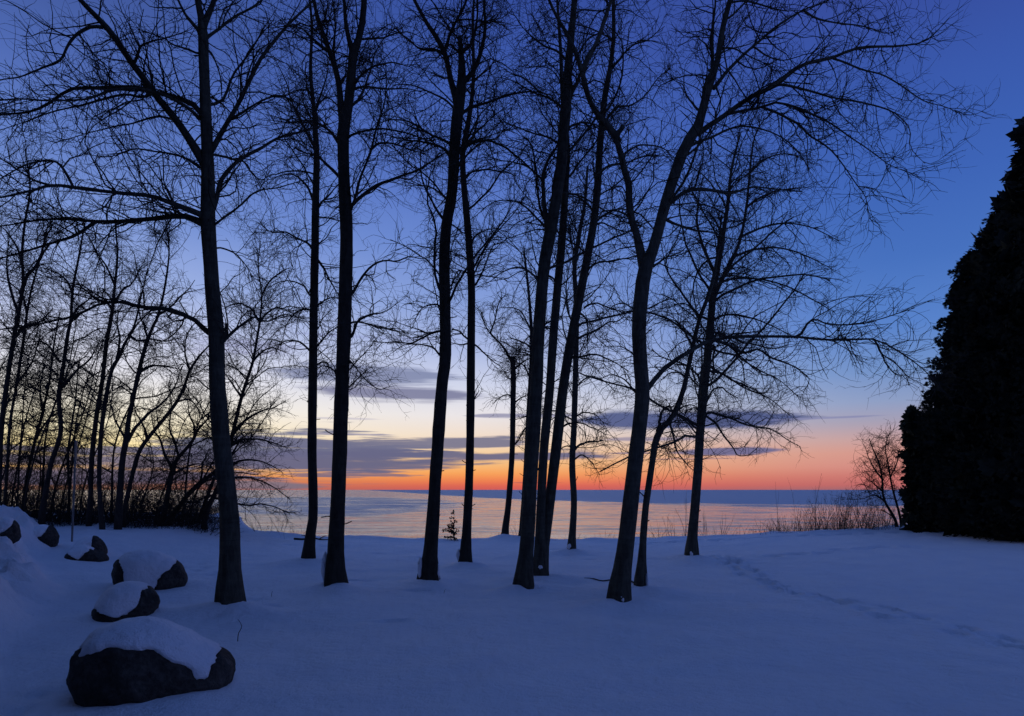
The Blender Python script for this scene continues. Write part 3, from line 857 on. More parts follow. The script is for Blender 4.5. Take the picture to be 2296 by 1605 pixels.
tree(label="small bare tree with a bushy upright head at the bank edge, left of the evergreens",
     base=(2015, 1186), d=21.2, mat=M_BARK_D, crown=(0.3, 1.0), d1=3.0, l1=(0.5, 1.1), d2=6.0,
     trunk=[(2012, 1194, 9), (2010, 1175, 7), (2004, 1159, 7), (1986, 1127, 6), (1980, 1104, 5), (1978, 1075, 5), (1970, 1040, 4), (1958, 1010, 3), (1950, 982, 1.5)],
     trunk2=[(2021, 1195, 8), (2020, 1175, 6), (2016, 1150, 6), (2008, 1118, 5), (1996, 1071, 4), (1990, 1040, 3), (1985, 1010, 2.5), (1990, 980, 1.5)],
     limbs=[(0.2, 4, 1.5, [(1984, 1125), (1973, 1116), (1959, 1110), (1945, 1114), (1935, 1118), (1906, 1120)]), (0.2, 4, 1.5, [(1977, 1100), (1957, 1083), (1940, 1070)]),
            (-0.2, 4, 1.5, [(1978, 1075), (1960, 1050), (1948, 1025), (1938, 1000)]), (0.2, 4, 1.5, [(1996, 1071), (2010, 1040), (2015, 1010)]),
            (0.2, 3, 1.5, [(2004, 1160), (1990, 1150), (1975, 1143)])])

# the thicket on the left
tree(label="leftmost leaning thicket tree half out of frame, hung with a tangle of dead vines",
     base=(-4, 1150), d=17.5, mat=M_THICK, group=THICK_G, crown=(0.3, 1.0), d1=1.6, l1=(0.8, 2.0), d2=3.2, vines=True,
     trunk=[(-6, 1180, 22), (-2, 1080, 18), (4, 960, 17), (18, 846, 16), (30, 760, 14), (40, 700, 13), (50, 636, 11), (48, 570, 9), (56, 500, 8), (70, 420, 6), (60, 340, 4)],
     limbs=[(0.2, 9, 3, [(46, 660), (62, 620), (85, 590), (100, 540), (120, 500)]), (0.2, 7, 3, [(40, 700), (25, 650), (15, 600), (20, 540)]),
            (0.2, 6, 2, [(52, 600), (40, 560), (15, 520), (-20, 490)]), (-0.3, 6, 2, [(30, 760), (60, 730), (90, 720), (120, 690)])])
tree(label="thin leaning thicket stem just right of the leftmost vine hung tree",
     base=(12, 1150), d=18.5, mat=M_THICK, group=THICK_G, crown=(0.35, 1.0), d1=1.6, l1=(0.7, 1.6), d2=3.0, vines=True,
     trunk=[(8, 1180, 13), (15, 1060, 11), (22, 950, 10), (38, 860, 9), (52, 780, 9), (62, 700, 8), (72, 640, 7), (90, 570, 5), (105, 500, 3)],
     limbs=[(0.3, 5, 2, [(38, 860), (60, 830), (80, 790), (95, 720)]), (0.3, 5, 2, [(60, 700), (50, 660), (30, 640), (5, 630)])])
tree(label="S curved thicket tree with a swollen elbow, left of the marker post",
     base=(98, 1150), d=18.0, mat=M_THICK, group=THICK_G, crown=(0.36, 1.0), d1=1.5, l1=(0.8, 1.8), d2=3.2,
     trunk=[(92, 1178, 24), (100, 1120, 18), (115, 1040, 16), (133, 985, 16), (136, 950, 15), (131, 900, 15), (133, 868, 16), (142, 812, 13), (152, 750, 12), (160, 715, 10), (165, 650, 9), (178, 580, 7), (190, 500, 5)],
     limbs=[(0.2, 8, 2, [(140, 868), (155, 850), (178, 825), (205, 800), (225, 760)]), (-0.2, 7, 2, [(136, 812), (125, 800), (110, 775), (85, 765), (60, 770)]),
            (0.3, 6, 2, [(160, 712), (175, 690), (200, 670), (230, 650)]), (0.3, 6, 2, [(165, 660), (150, 630), (125, 610), (95, 600)])])
tree(label="upright thicket trunk, left one of the close pair right of the marker post",
     base=(200, 1160), d=18.2, mat=M_THICK, group=THICK_G, crown=(0.36, 1.0), d1=1.5, l1=(0.8, 1.9), d2=3.2,
     trunk=[(198, 1180, 20), (203, 1110, 16), (206, 1020, 16), (216, 930, 15), (230, 850, 14), (240, 770, 13), (252, 705, 12), (258, 640, 9), (262, 570, 7), (255, 490, 5)],
     limbs=[(0.2, 7, 2, [(254, 700), (240, 680), (215, 670), (190, 650), (160, 640)]), (0.3, 6, 2, [(257, 680), (275, 650), (300, 630), (320, 590)]),
            (0.3, 6, 2, [(258, 640), (240, 600), (220, 570), (200, 530)])])
tree(label="upright thicket trunk, right one of the close pair, bending right above",
     base=(226, 1168), d=17.6, mat=M_THICK, group=THICK_G, crown=(0.36, 1.0), d1=1.5, l1=(0.8, 1.8), d2=3.2,
     trunk=[(230, 1190, 20), (224, 1120, 15), (222, 1050, 15), (228, 960, 14), (241, 880, 14), (252, 830, 12), (268, 800, 12), (280, 770, 9), (300, 730, 7), (315, 660, 5), (330, 600, 3)],
     limbs=[(0.2, 6, 2, [(290, 752), (312, 765), (335, 760), (370, 765), (410, 755)]), (0.2, 6, 2, [(262, 805), (268, 760), (262, 720), (275, 680)])])
tree(label="stout slanting thicket tree with a heavy fork above the marker post's height",
     base=(268, 1160), d=17.8, mat=M_THICK, group=THICK_G, crown=(0.34, 1.0), d1=1.5, l1=(0.8, 2.0), d2=3.2,
     trunk=[(264, 1184, 28), (268, 1120, 21), (275, 1030, 19), (283, 985, 20), (288, 940, 15), (300, 880, 14), (310, 835, 14), (322, 790, 12), (340, 740, 10), (356, 707, 9), (372, 640, 7), (380, 560, 5), (370, 490, 3)],
     limbs=[(0.2, 9, 3, [(286, 990), (300, 965), (330, 930), (362, 905), (390, 870), (410, 820)]), (0.2, 7, 2, [(312, 835), (340, 820), (375, 822), (410, 830)]),
            (0.3, 6, 2, [(332, 760), (322, 730), (310, 690), (318, 640)]), (0.2, 6, 2, [(356, 705), (380, 690), (410, 660), (440, 650)]),
            (-0.2, 6, 2, [(284, 990), (268, 960), (255, 930), (245, 890)])])
tree(label="thicket tree leaning far right in a long curve behind the stout slanting one",
     base=(282, 1160), d=18.4, mat=M_THICK, group=THICK_G, crown=(0.36, 1.0), d1=1.6, l1=(0.7, 1.6), d2=3.2,
     trunk=[(276, 1184, 18), (284, 1120, 15), (300, 1050, 14), (312, 1012, 14), (330, 985, 13), (355, 955, 12), (377, 929, 12), (398, 900, 11), (412, 870, 10), (425, 830, 9), (445, 798, 7), (470, 770, 4)],
     limbs=[(0.2, 6, 2, [(330, 985), (320, 950), (305, 925), (300, 900)]), (0.2, 5, 2, [(400, 900), (420, 895), (440, 910), (450, 940)]), (0.2, 5, 2, [(425, 830), (415, 790), (420, 750), (440, 720)])])
tree(label="low crooked shrubby tree between the long curved thicket tree and the largest tree",
     base=(372, 1150), d=19.0, mat=M_THICK, group=THICK_G, crown=(0.25, 1.0), d1=2.2, l1=(0.6, 1.4), d2=3.4,
     trunk=[(362, 1180, 22), (374, 1120, 17), (386, 1063, 15), (397, 1030, 13), (415, 1008, 11), (432, 985, 10), (442, 965, 8), (460, 945, 6), (480, 925, 4)],
     limbs=[(0.3, 8, 2, [(390, 1055), (372, 1025), (360, 990), (345, 960), (340, 920)]), (0.3, 6, 2, [(400, 1025), (392, 990), (380, 960), (385, 910), (378, 860)]),
            (0.2, 6, 2, [(436, 975), (434, 950), (425, 930), (420, 890)]), (-0.2, 6, 2, [(385, 1065), (410, 1050), (440, 1040), (470, 1045)])])
tree(label="fallen looking thick stem lying low to the right in the thicket behind the largest tree",
     base=(392, 1165), d=19.5, mat=M_THICK, group=THICK_G, crown=(0.2, 1.0), d1=2.0, l1=(0.5, 1.3), d2=3.2,
     trunk=[(372, 1182, 20), (392, 1150, 17), (420, 1112, 16), (445, 1085, 15), (475, 1062, 13), (500, 1040, 10), (525, 1012, 7), (540, 985, 4)],
     limbs=[(0.3, 7, 2, [(430, 1105), (450, 1075), (455, 1040), (470, 1005)]), (0.3, 6, 2, [(410, 1125), (440, 1125), (470, 1110), (500, 1105)])])
tree(label="willowy bare tree behind the largest trunk, fanning feathery branches out to the right",
     base=(462, 1165), d=19.5, mat=M_THICK, group=THICK_G, crown=(0.2, 1.0), d1=2.6, l1=(1.0, 2.4), d2=4.6, lift1=(0.02, -0.03),
     trunk=[(456, 1186, 20), (466, 1140, 17), (486, 1098, 14), (506, 1040, 13), (520, 980, 13), (530, 935, 12), (541, 890, 11), (555, 845, 10), (566, 812, 9), (575, 765, 8), (583, 720, 7), (588, 660, 5), (580, 600, 4), (585, 540, 2)],
     limbs=[(0.3, 8, 2, [(522, 975), (535, 955), (560, 935), (590, 920), (615, 912), (640, 900)]), (-0.2, 7, 2, [(516, 1000), (540, 985), (575, 985), (610, 992), (645, 1005)]),
            (0.2, 7, 2, [(498, 1065), (525, 1040), (560, 1030), (600, 1040), (630, 1055)]), (0.3, 6, 2, [(486, 1100), (515, 1075), (550, 1070), (590, 1080), (625, 1100), (650, 1120)]),
            (-0.2, 6, 2, [(478, 1115), (505, 1122), (530, 1128), (560, 1133), (587, 1130), (620, 1138), (650, 1150)]), (0.2, 6, 2, [(566, 812), (585, 790), (610, 780), (640, 790)]),
            (0.3, 6, 2, [(583, 722), (600, 700), (625, 690), (655, 700)]), (0.3, 6, 2, [(583, 722), (560, 690), (530, 680), (505, 690)]),
            (0.3, 6, 2, [(541, 890), (520, 860), (500, 830)]), (0.3, 5, 2, [(588, 660), (605, 630), (630, 610), (650, 600)])])
tree(label="slanting bare stem behind the largest trunk's foot, half hidden by it",
     base=(452, 1165), d=20.5, mat=M_THICK, group=THICK_G, crown=(0.2, 1.0), d1=2.0, l1=(0.5, 1.2), d2=3.4,
     trunk=[(440, 1185, 16), (452, 1150, 14), (466, 1110, 12), (480, 1075, 10), (500, 1030, 8), (515, 1000, 6), (540, 970, 4)],
     limbs=[(0.2, 5, 2, [(480, 1075), (510, 1062), (545, 1060), (580, 1066)])])
tree(label="small dead snag of a thicket tree between the marker post and the S curved tree",
     base=(160, 1160), d=19.5, mat=M_THICK, group=THICK_G, crown=(0.3, 1.0), d1=1.8, l1=(0.4, 1.0), d2=3.0,
     trunk=[(152, 1180, 12), (156, 1100, 9), (152, 1020, 8), (160, 950, 6), (172, 880, 5), (180, 800, 3)],
     limbs=[(0.2, 4, 2, [(155, 1010), (170, 980), (180, 950)])])
tree(label="slim upright thicket stem behind the S curved tree, forking at its leaning top",
     base=(60, 1155), d=20.0, mat=M_THICK, group=THICK_G, crown=(0.3, 1.0), d1=1.8, l1=(0.6, 1.4), d2=3.0, vines=True,
     trunk=[(48, 1180, 14), (58, 1090, 11), (75, 1000, 10), (95, 920, 9), (112, 850, 7), (122, 780, 6), (135, 700, 4)],
     limbs=[(0.2, 5, 2, [(80, 985), (105, 945), (130, 925), (160, 930)]), (0.2, 5, 2, [(95, 920), (90, 870), (100, 820)])])


def build_tree(T):
    big = T.get('group', TREE_G) == TREE_G
    bx, by = T['base']
    if 'd' in T:
        d = T['d']
        b = wpt(bx, by, d)
        b[2] = terrain0(b[0], b[1])
        if big:
            b[2] = min(b[2], wpt(bx, by, d)[2])
    else:
        mh = 0.10 + 0.06 * random.random()
        b = ground_hit(bx, by, mh)
        b[2] -= mh
        d = b[1]
    root = thing('bare_tree' if big else 'thicket_tree', T['label'], 'tree', tuple(b), T.get('group', TREE_G))
    if big:
        MOUNDS.append((b[0], b[1], 0.42 + 0.2 * random.random(), mh if 'd' not in T else 0.08, T['trunk'][0][2] / FPX * d * 0.5))
    curves = []        # (px, py, depth) samples of what is already built

    def trunk_curve(tr, dd, K):
        pts, rad = [], []
        thin = math.cos(math.atan((bx - HX) / FPX)) * (1.0 if big else 0.74)     # a round stem off the axis looks wider
        for i, (x, y, w) in enumerate(tr):
            pts.append(wpt(x, y, dd))
            rad.append(w / FPX * dd * 0.5 * thin)
        P, R = resample(pts, rad, K)
        s = np.linspace(0, 1, K)
        P[:, 1] += 0.05 * np.sin(s * 9 + bx) * s
        P[0, 2] -= 0.12
        R = R * (1 + 0.035 * vn(s * 40, s * 0 + bx, 3))
        curves.append((tr, dd))
        return P, R

    P, R = trunk_curve(T['trunk'], d, 44)
    # root flare: ridged cross section near the ground
    sides = 18 if big else 10
    V, F = tubes(P[None], R[None], sides, cap=True)
    if big:
        th = np.tile(np.arange(sides) / sides * 2 * np.pi, len(P))
        hgt = np.repeat(P[:, 2] - P[0, 2], sides)
        cen = np.repeat(P, sides, axis=0)
        low = np.exp(-np.maximum(hgt - 0.22, 0) / 0.22)
        k = 1 + (0.16 * np.sin(th * 3 + bx) + 0.10 * np.sin(th * 5 + by) + 0.24) * low
        k = k + 0.045 * vn(th * 1.6 + bx, hgt * 2.6, 8) + 0.025 * vn(th * 3.0 + bx, hgt * 9.0, 9)
        V = cen + (V - cen) * k[:, None]
    sp_, sr_ = spawn(P[None], R[None], 2.4 if big else 1.2, 0.05, (50, 85), (0.05, 0.22), 4, 0.12, (0.05, 0.0), 0.018, 0.009, t1=0.8, rfrac=0.35)
    if len(sp_):
        sr_ = np.maximum(sr_, 0.009)
        sr_[:, 0] *= 1.7
        k_ = np.linalg.norm(np.diff(sp_, axis=1), axis=2).sum(1)
        out_ = np.interp(sp_[:, 0, 2], P[:, 2], R)
        sp_ = sp_ + unit(sp_[:, -1:] - sp_[:, :1]) * (out_ * 0.8)[:, None, None]      # broken stubs stand on the bark
        V2, F2 = tubes(sp_, sr_, 5, cap=True)
        F = F + [f_ + len(V) for f_ in F2]
        V = np.concatenate([V, V2])
    link('trunk', mk_mesh('trunk', V - b, F, T['mat']), root)
    mains = [(P, R)]
    if 'trunk2' in T:
        P2, R2 = trunk_curve(T['trunk2'], d + 0.12, 44)
        V, F = tubes(P2[None], R2[None], sides, cap=True)
        link('trunk', mk_mesh('trunk', V - b, F, T['mat']), root)
        mains.append((P2, R2))
    # limbs
    samples = []
    for P_, R_ in mains:
        q = np.stack([P_[:, 0] / P_[:, 1] * FPX + HX, HY - (P_[:, 2] - EYE) / P_[:, 1] * FPX, P_[:, 1]], 1)
        samples.append(q)
    LP, LR = [], []
    for (slope, w0, w1, pl) in T['limbs']:
        S = np.concatenate(samples)
        dist = np.hypot(S[:, 0] - pl[0][0], S[:, 1] - pl[0][1])
        d0 = S[np.argmin(dist), 2]
        pts, rad, run = [], [], 0.0
        for i, (x, y) in enumerate(pl):
            if i:
                run += math.hypot(x - pl[i - 1][0], y - pl[i - 1][1]) / FPX * d0
            dd = d0 + slope * run
            pts.append(wpt(x, y, dd))
            t = i / (len(pl) - 1)
            rad.append((w0 * (1 - t) + w1 * t * 0.7) / FPX * d0 * 0.5)
        K = 22
        P_, R_ = resample(pts, rad, K)
        s = np.linspace(0, 1, K)
        wob = R_.mean() * 0.55
        for ax in range(3):
            P_[:, ax] += wob * vn(s * 9 + pl[0][0] * 0.37 + ax * 5, s * 0 + pl[0][1] * 0.21, 12) * np.minimum(s * 6, 1)
        R_ = R_ * (1 + 0.10 * vn(s * 17, s * 0 + pl[0][0], 13))
        LP.append(P_)
        LR.append(R_)
        samples.append(np.stack([P_[:, 0] / P_[:, 1] * FPX + HX, HY - (P_[:, 2] - EYE) / P_[:, 1] * FPX, P_[:, 1]], 1))
        V, F = tubes(P_[None], R_[None], 8, cap=True)
        link('limb', mk_mesh('limb', V - b, F, T['mat']), root)
    LP, LR = np.array(LP), np.array(LR)
    keep = in_view(220, 170)
    lift1 = T.get('lift1', (0.05, -0.02))
    lod = 1.0 if big else 1.15
    # boughs that grow from the trunk towards and away from us too
    c0, c1 = T['crown']
    allP, allR = [], []
    for P_, R_ in mains:
        p, r = spawn(P_[None], R_[None], T['d1'] * (2.1 if big else 2.6), c0, (45, 80), (T['l1'][0], T['l1'][1] * 1.2), 10, 0.14, lift1, 0.034, 0.008, shrink=0.45, up=0.12, keep=keep, t1=c1, rfrac=0.42)
        allP.append(p)
        allR.append(r)
    BP, BR = np.concatenate(allP), np.concatenate(allR)
    for i in range(len(BP)):
        V, F = tubes(BP[i:i + 1], BR[i:i + 1], 5, cap=True)
        link('bough', mk_mesh('bough', V - b, F, T['mat']), root)
    f = d / 11.0
    n0, n1 = 0.0025 * max(1.0, f * 0.75), 0.0037 * max(1.0, f * 0.75)
    a, ar = spawn(LP, LR, T['d2'] * lod * (3.7 if big else 3.0), 0.06, (30, 80), (0.45, 1.35), 7, 0.24, (0.02, -0.03), 0.013, 0.0055, shrink=0.45, up=0.05, keep=keep)
    c, cr = spawn(BP, BR, T['d2'] * lod * 2.3, 0.12, (30, 80), (0.35, 1.15), 7, 0.24, (0.02, -0.03), 0.011, 0.005, shrink=0.4, up=0.05, keep=keep)
    # sparse short shoots straight off the trunk
    t_, tr_ = spawn(np.stack([m[0] for m in mains]), np.stack([m[1] for m in mains]), 1.2, c0 * 0.7, (50, 90), (0.2, 0.8), 7, 0.22, (0.03, -0.03), 0.006, 0.003, keep=keep, rfrac=0.3)
    # leading shoots that carry every limb and stem on to a fine tip
    tips = [spawn(p_, r_, 9.0, t_lo, (4, 30), (0.35, 1.1), 7, 0.13, (0.0, 0.02), 0.010, 0.0035, shrink=0.2, keep=keep, rfrac=0.8)
            for p_, r_, t_lo in ((LP, LR, 0.86), (BP, BR, 0.86), (np.stack([m[0] for m in mains]), np.stack([m[1] for m in mains]), 0.88))]
    A, AR = np.concatenate([a, c, t_] + [q[0] for q in tips]), np.concatenate([ar, cr, tr_] + [q[1] for q in tips])
    B, BRr = spawn(A, AR, 5.8 * lod, 0.10, (28, 70), (0.20, 0.75), 4, 0.30, (0.0, -0.02), 0.005, n1, shrink=0.4, keep=keep)
    B2, B2r = spawn(LP, LR, 3.0 * lod, 0.12, (35, 80), (0.15, 0.5), 4, 0.26, (0.0, 0.0), 0.005, n1, shrink=0.3, keep=keep)
    B, BRr = np.concatenate([B, B2]), np.concatenate([BRr, B2r])
    C, CR = spawn(B, BRr, 2.3 * lod, 0.15, (25, 70), (0.12, 0.40), 3, 0.30, (0.0, 0.02), 0.003, n0, shrink=0.3, keep=keep)
    vs, fs, off = [], [], 0
    for (p, r, sd) in ((A, AR, 3), (B, BRr, 3), (C, CR, 3)):
        if len(p) == 0:
            continue
        V, F = tubes(p, r, sd)
        vs.append(V)
        fs.append(F[0] + off)
        off += len(V)
    me = mk_mesh('twigs', np.concatenate(vs) - b, np.concatenate(fs), M_TWIG if big else M_THICK)
    link('twigs', me, root, kind='stuff')
    if T.get('vines'):
        # dead vines hang in a curtain round the stem
        src = P[18:38][None]
        v, vr = spawn(src, np.full((1, 20), 0.03), 60, 0.0, (40, 90), (0.6, 2.0), 10, 0.22, (-0.05, -0.35), 0.006, 0.003, shrink=0.2, rfrac=0.3)
        w_, wr_ = spawn(v, vr, 2.6, 0.1, (30, 80), (0.15, 0.45), 5, 0.3, (-0.1, -0.2), 0.004, 0.0022)
        V1, F1 = tubes(v, vr, 3)
        V2, F2 = tubes(w_, wr_, 3)
        link('dead_vines', mk_mesh('dead_vines', np.concatenate([V1, V2]) - b, np.concatenate([F1[0], F2[0] + len(V1)]), M_THICK), root, kind='stuff')
    return root, len(A), len(B), len(C)


for i_ in range(18):
    px_ = [-60, -35, -14, 20, 34, 52, 78, 88, 112, 128, 150, 178, 190, 246, 318, 342, 408, 425][i_]
    ln_ = random.uniform(0.08, 0.42)
    h_ = random.uniform(260, 520) * (1.0 if i_ < 12 else 0.7)
    w_ = random.uniform(6, 10)
    tr_ = []
    for t_ in np.linspace(0, 1, 7):
        tr_.append((px_ + h_ * ln_ * (t_ ** 1.4) + 20 * math.sin(t_ * 6 + i_ * 2.1) * t_, 1182 - h_ * t_, w_ * (1 - 0.75 * t_)))
    lm_ = []
    for a_ in (2, 3, 4, 5):
        s_ = random.choice((-1, 1)) * random.uniform(0.6, 1.2)
        lm_.append((random.uniform(-0.4, 0.4), w_ * 0.45, 1.5, [(tr_[a_][0] + s_ * q_ * 75, tr_[a_][1] - q_ * random.uniform(40, 70) + 25 * q_ * q_) for q_ in (0, 0.3, 0.65, 1.0)]))
    tree(label="thin leaning stem crowded among the thicket trees left of the largest tree", base=(px_, 1165), d=random.uniform(18.4, 22.5), mat=M_THICK, group="thin leaning stems crowded in the thicket",
         crown=(0.2, 1.0), d1=1.0, l1=(0.5, 1.4), d2=1.9, trunk=tr_, limbs=lm_)

stat = [0, 0, 0]
for T in TREES:
    r = build_tree(T)
    for i in range(3):
        stat[i] += r[i + 1]
print("twigs", stat)

# ------------------------------------------------------------------ snow plastered on trunk feet
def sphere_grid(nu, nv):
    u = np.linspace(0, 2 * np.pi, nu, endpoint=False)
    v = np.linspace(0, np.pi, nv)
    U, V = np.meshgrid(u, v)
    idx = np.arange(nu * nv).reshape(nv, nu)
    a, b = idx[:-1], idx[1:]
    F = np.stack([a, b, np.roll(b, -1, 1), np.roll(a, -1, 1)], -1).reshape(-1, 4)
    return U.ravel(), V.ravel(), F


def n3(p, f, seed):
    return (vn(p[:, 0] * f + p[:, 2] * f * 0.71, p[:, 1] * f - p[:, 2] * f * 0.53, seed) + vn(p[:, 2] * f * 1.1 + 3.1, p[:, 0] * f * 0.8 + p[:, 1] * f * 0.6, seed + 1)) * 0.5


def crust(owner, px, py, wpx, hpx, fwd=0.0):
    root = next(o for o in bpy.data.objects if o.get('label', '').startswith(owner))
    d = root.location.y
    c = wpt(px, py, d - fwd)
    U, V, F = sphere_grid(18, 12)
    p = np.stack([np.sin(V) * np.cos(U), np.sin(V) * np.sin(U), np.cos(V)], 1)
    r = 1 + 0.35 * n3(p, 1.9, 31 + px) + 0.16 * n3(p, 5.0, 33)
    q = p * r[:, None] * np.array([wpx / FPX * d * 0.5, 0.10, hpx / FPX * d * 0.5])
    link('snow_crust', mk_mesh('snow_crust', q + c - np.array(root.location), F, M_SNOW), root)


crust("tall dark bare tree whose", 728, 1272, 15, 66, 0.0)
crust("dark bare tree with a kinked", 943, 1274, 11, 48, 0.02)
crust("dark bare tree with a kinked", 982, 1284, 8, 34, 0.02)
crust("straight slender bare tree", 1028, 1244, 10, 26, 0.0)
crust("twin stemmed bare tree", 1211, 1270, 15, 12, 0.05)
crust("big pale bare tree", 1393, 1341, 24, 24, 0.08)
crust("thin bare tree behind", 1276, 1226, 9, 20, 0.05)
crust("rightmost large bare tree", 1549, 1241, 14, 18, 0.07)
crust("thin crooked bare tree", 1449, 1300, 6, 30, 0.02)


# ------------------------------------------------------------------ boulders with snow caps
def boulder(label, outline, mask, contact, depth, nu=96, nv=64, seed=1, thick=0.05):
    out = np.array(outline, float)
    cx, cy = out[:, 0].mean(), out[:, 1].mean()
    g = ground_hit(*contact)
    d = g[1] + depth * 0.75
    c = wpt(cx, cy, d)
    s = d / FPX
    ang = np.unwrap(np.arctan2(-(out[:, 1] - cy), out[:, 0] - cx))
    rad = np.hypot(out[:, 0] - cx, out[:, 1] - cy)
    if ang[-1] < ang[0]:
        ang, rad = ang[::-1], rad[::-1]
    ang = np.concatenate([ang - 4 * np.pi, ang - 2 * np.pi, ang, ang + 2 * np.pi, ang + 4 * np.pi])
    rad = np.tile(rad, 5)
    # grid round the line of depth
    U, V, F = sphere_grid(nu, nv)
    R = np.interp(U, ang, rad)
    R = (R + np.interp(U - 0.07, ang, rad) + np.interp(U + 0.07, ang, rad)) / 3
    sv = np.abs(np.sin(V)) ** 0.72
    lat = np.stack([np.cos(U) * R * sv * s, -np.sign(np.cos(V)) * np.abs(np.cos(V)) ** 0.9 * depth, np.sin(U) * R * sv * s], 1)
    size = rad.mean() * s
    px = cx + lat[:, 0] / s
    py = cy - lat[:, 2] / s
    mk = np.array(mask, float)
    nb = 10.0 * n3(lat / size, 3.0, 40 + seed) + 7.0 * n3(lat / size, 9.0, 43 + seed)
    # snow lies higher up on the near face, lower down at the back
    back = lat[:, 1] / depth
    bound = np.interp(px, mk[:, 0], mk[:, 1]) + nb * (rad.mean() / 110) + np.maximum(back, 0) * 25 * rad.mean() / 110
    cover = sstep(-9.0, 10.0, (bound - py) / (rad.mean() / 110))
    nrm = lat / (np.linalg.norm(lat, axis=1, keepdims=True) + 1e-9)
    fac = 0.09 * n3(lat / size, 2.1, 50 + seed) + 0.05 * n3(lat / size, 5.5, 53 + seed) + 0.018 * n3(lat / size, 16.0, 57 + seed)
    deep = (bound - py) / (rad.mean() / 110)
    rock = lat + nrm * (fac * size * (1 - 0.85 * sstep(-3, 12, deep)) - thick * 1.3 * sstep(-4, 18, deep))[:, None]
    snow = lat + nrm * ((0.03 * n3(lat / size, 2.4, 60 + seed) + 0.014 * n3(lat / size, 7.0, 64 + seed)) * size - thick * 1.6 * (1 - cover) - (1 - cover) * 0.06 * size)[:, None]
    kx = np.array([math.cos(math.atan((cx - HX) / FPX)) ** 0.5, 1, 1])
    ray = unit(np.array([c[0], c[1], 0.0]))
    side = np.array([ray[1], -ray[0], 0.0])
    turn = lambda q: (q[:, 0:1] * kx[0]) * side + q[:, 1:2] * ray + q[:, 2:3] * np.array([0, 0, 1.0])
    rock, snow = turn(rock), turn(snow)
    base = np.array([c[0], c[1], terrain0(c[0], c[1])])
    root = thing('boulder', label, 'boulder', tuple(base), "snow capped boulders on the left")
    link('rock', mk_mesh('rock', rock + c - base, F, M_ROCK), root)
    used = cover[F].max(axis=1) > 0.02
    link('snow_cap', mk_mesh('snow_cap', snow + c - base, F[used], M_SNOW), root)
    MOUNDS.append((c[0], c[1] + depth * 0.3, size * 1.5, 0.06, 0.0))
    return root


boulder("largest and nearest boulder, its dark face bare under a thick slumping snow cap",
        [(172, 1485), (178, 1452), (200, 1432), (215, 1408), (250, 1393), (310, 1384), (360, 1390), (400, 1408), (450, 1440), (490, 1464), (515, 1476), (529, 1500), (530, 1530), (515, 1555),
         (470, 1560), (430, 1575), (400, 1605), (360, 1612), (300, 1600), (260, 1588), (225, 1580), (190, 1555), (178, 1515)],
        [(172, 1455), (185, 1448), (205, 1438), (250, 1434), (290, 1429), (345, 1434), (352, 1446), (366, 1454), (378, 1462), (400, 1474), (428, 1488), (437, 1512), (456, 1521), (472, 1494), (490, 1474), (500, 1462), (535, 1450)],
        (360, 1578), 0.42, 128, 80, 1, 0.05)
boulder("second nearest boulder, humped snow cap with a bare rock strip on its right shoulder",
        [(216, 1398), (214, 1370), (222, 1345), (240, 1322), (270, 1307), (300, 1305), (325, 1312), (345, 1328), (356, 1346), (345, 1375), (334, 1400), (280, 1405), (240, 1405)],
        [(214, 1356), (235, 1368), (262, 1376), (290, 1368), (308, 1350), (318, 1318), (340, 1318), (358, 1330)],
        (260, 1392), 0.42, 96, 60, 2, 0.05)
boulder("broad boulder left of the largest tree, buried in snow but for its dark right end",
        [(262, 1292), (263, 1262), (275, 1245), (300, 1234), (330, 1233), (370, 1246), (395, 1258), (411, 1272), (417, 1296), (412, 1318), (385, 1335), (340, 1340), (290, 1338), (266, 1322)],
        [(262, 1244), (272, 1254), (282, 1268), (288, 1335), (338, 1335), (346, 1314), (360, 1288), (380, 1270), (395, 1258), (416, 1250)],
        (330, 1326), 0.55, 96, 60, 3, 0.05)
boulder("low dark boulder in front of the rounded one beside the marker post",
        [(147, 1252), (150, 1240), (165, 1230), (185, 1222), (205, 1227), (218, 1236), (235, 1243), (243, 1256), (235, 1268), (200, 1272), (165, 1272), (150, 1265)],
        [(147, 1236), (165, 1246), (177, 1254), (190, 1237), (210, 1232), (220, 1226), (242, 1232)],
        (200, 1262), 0.35, 80, 50, 4, 0.04)
boulder("rounded boulder behind the low dark one, bare on its right side",
        [(158, 1244), (168, 1220), (188, 1206), (205, 1200), (220, 1205), (232, 1222), (237, 1246), (215, 1262), (175, 1262)],
        [(158, 1265), (201, 1265), (208, 1190), (240, 1185)],
        (200, 1250), 0.4, 80, 50, 5, 0.04)
boulder("dark boulder behind the snow ridge, slanting slab of snow on its upper left",
        [(46, 1206), (58, 1188), (80, 1180), (104, 1177), (118, 1186), (128, 1204), (127, 1224), (100, 1236), (65, 1232), (50, 1220)],
        [(46, 1196), (60, 1202), (75, 1209), (92, 1200), (105, 1186), (112, 1172), (130, 1165)],
        (95, 1222), 0.4, 80, 50, 6, 0.04)
boulder("farthest boulder cut by the left picture edge, snow on its sloping top",
        [(-42, 1195), (-25, 1172), (-5, 1163), (22, 1161), (34, 1170), (43, 1186), (44, 1204), (20, 1222), (-20, 1224), (-42, 1215)],
        [(-42, 1208), (-5, 1200), (12, 1188), (24, 1174), (32, 1160), (44, 1150)],
        (15, 1208), 0.45, 80, 50, 7, 0.04)

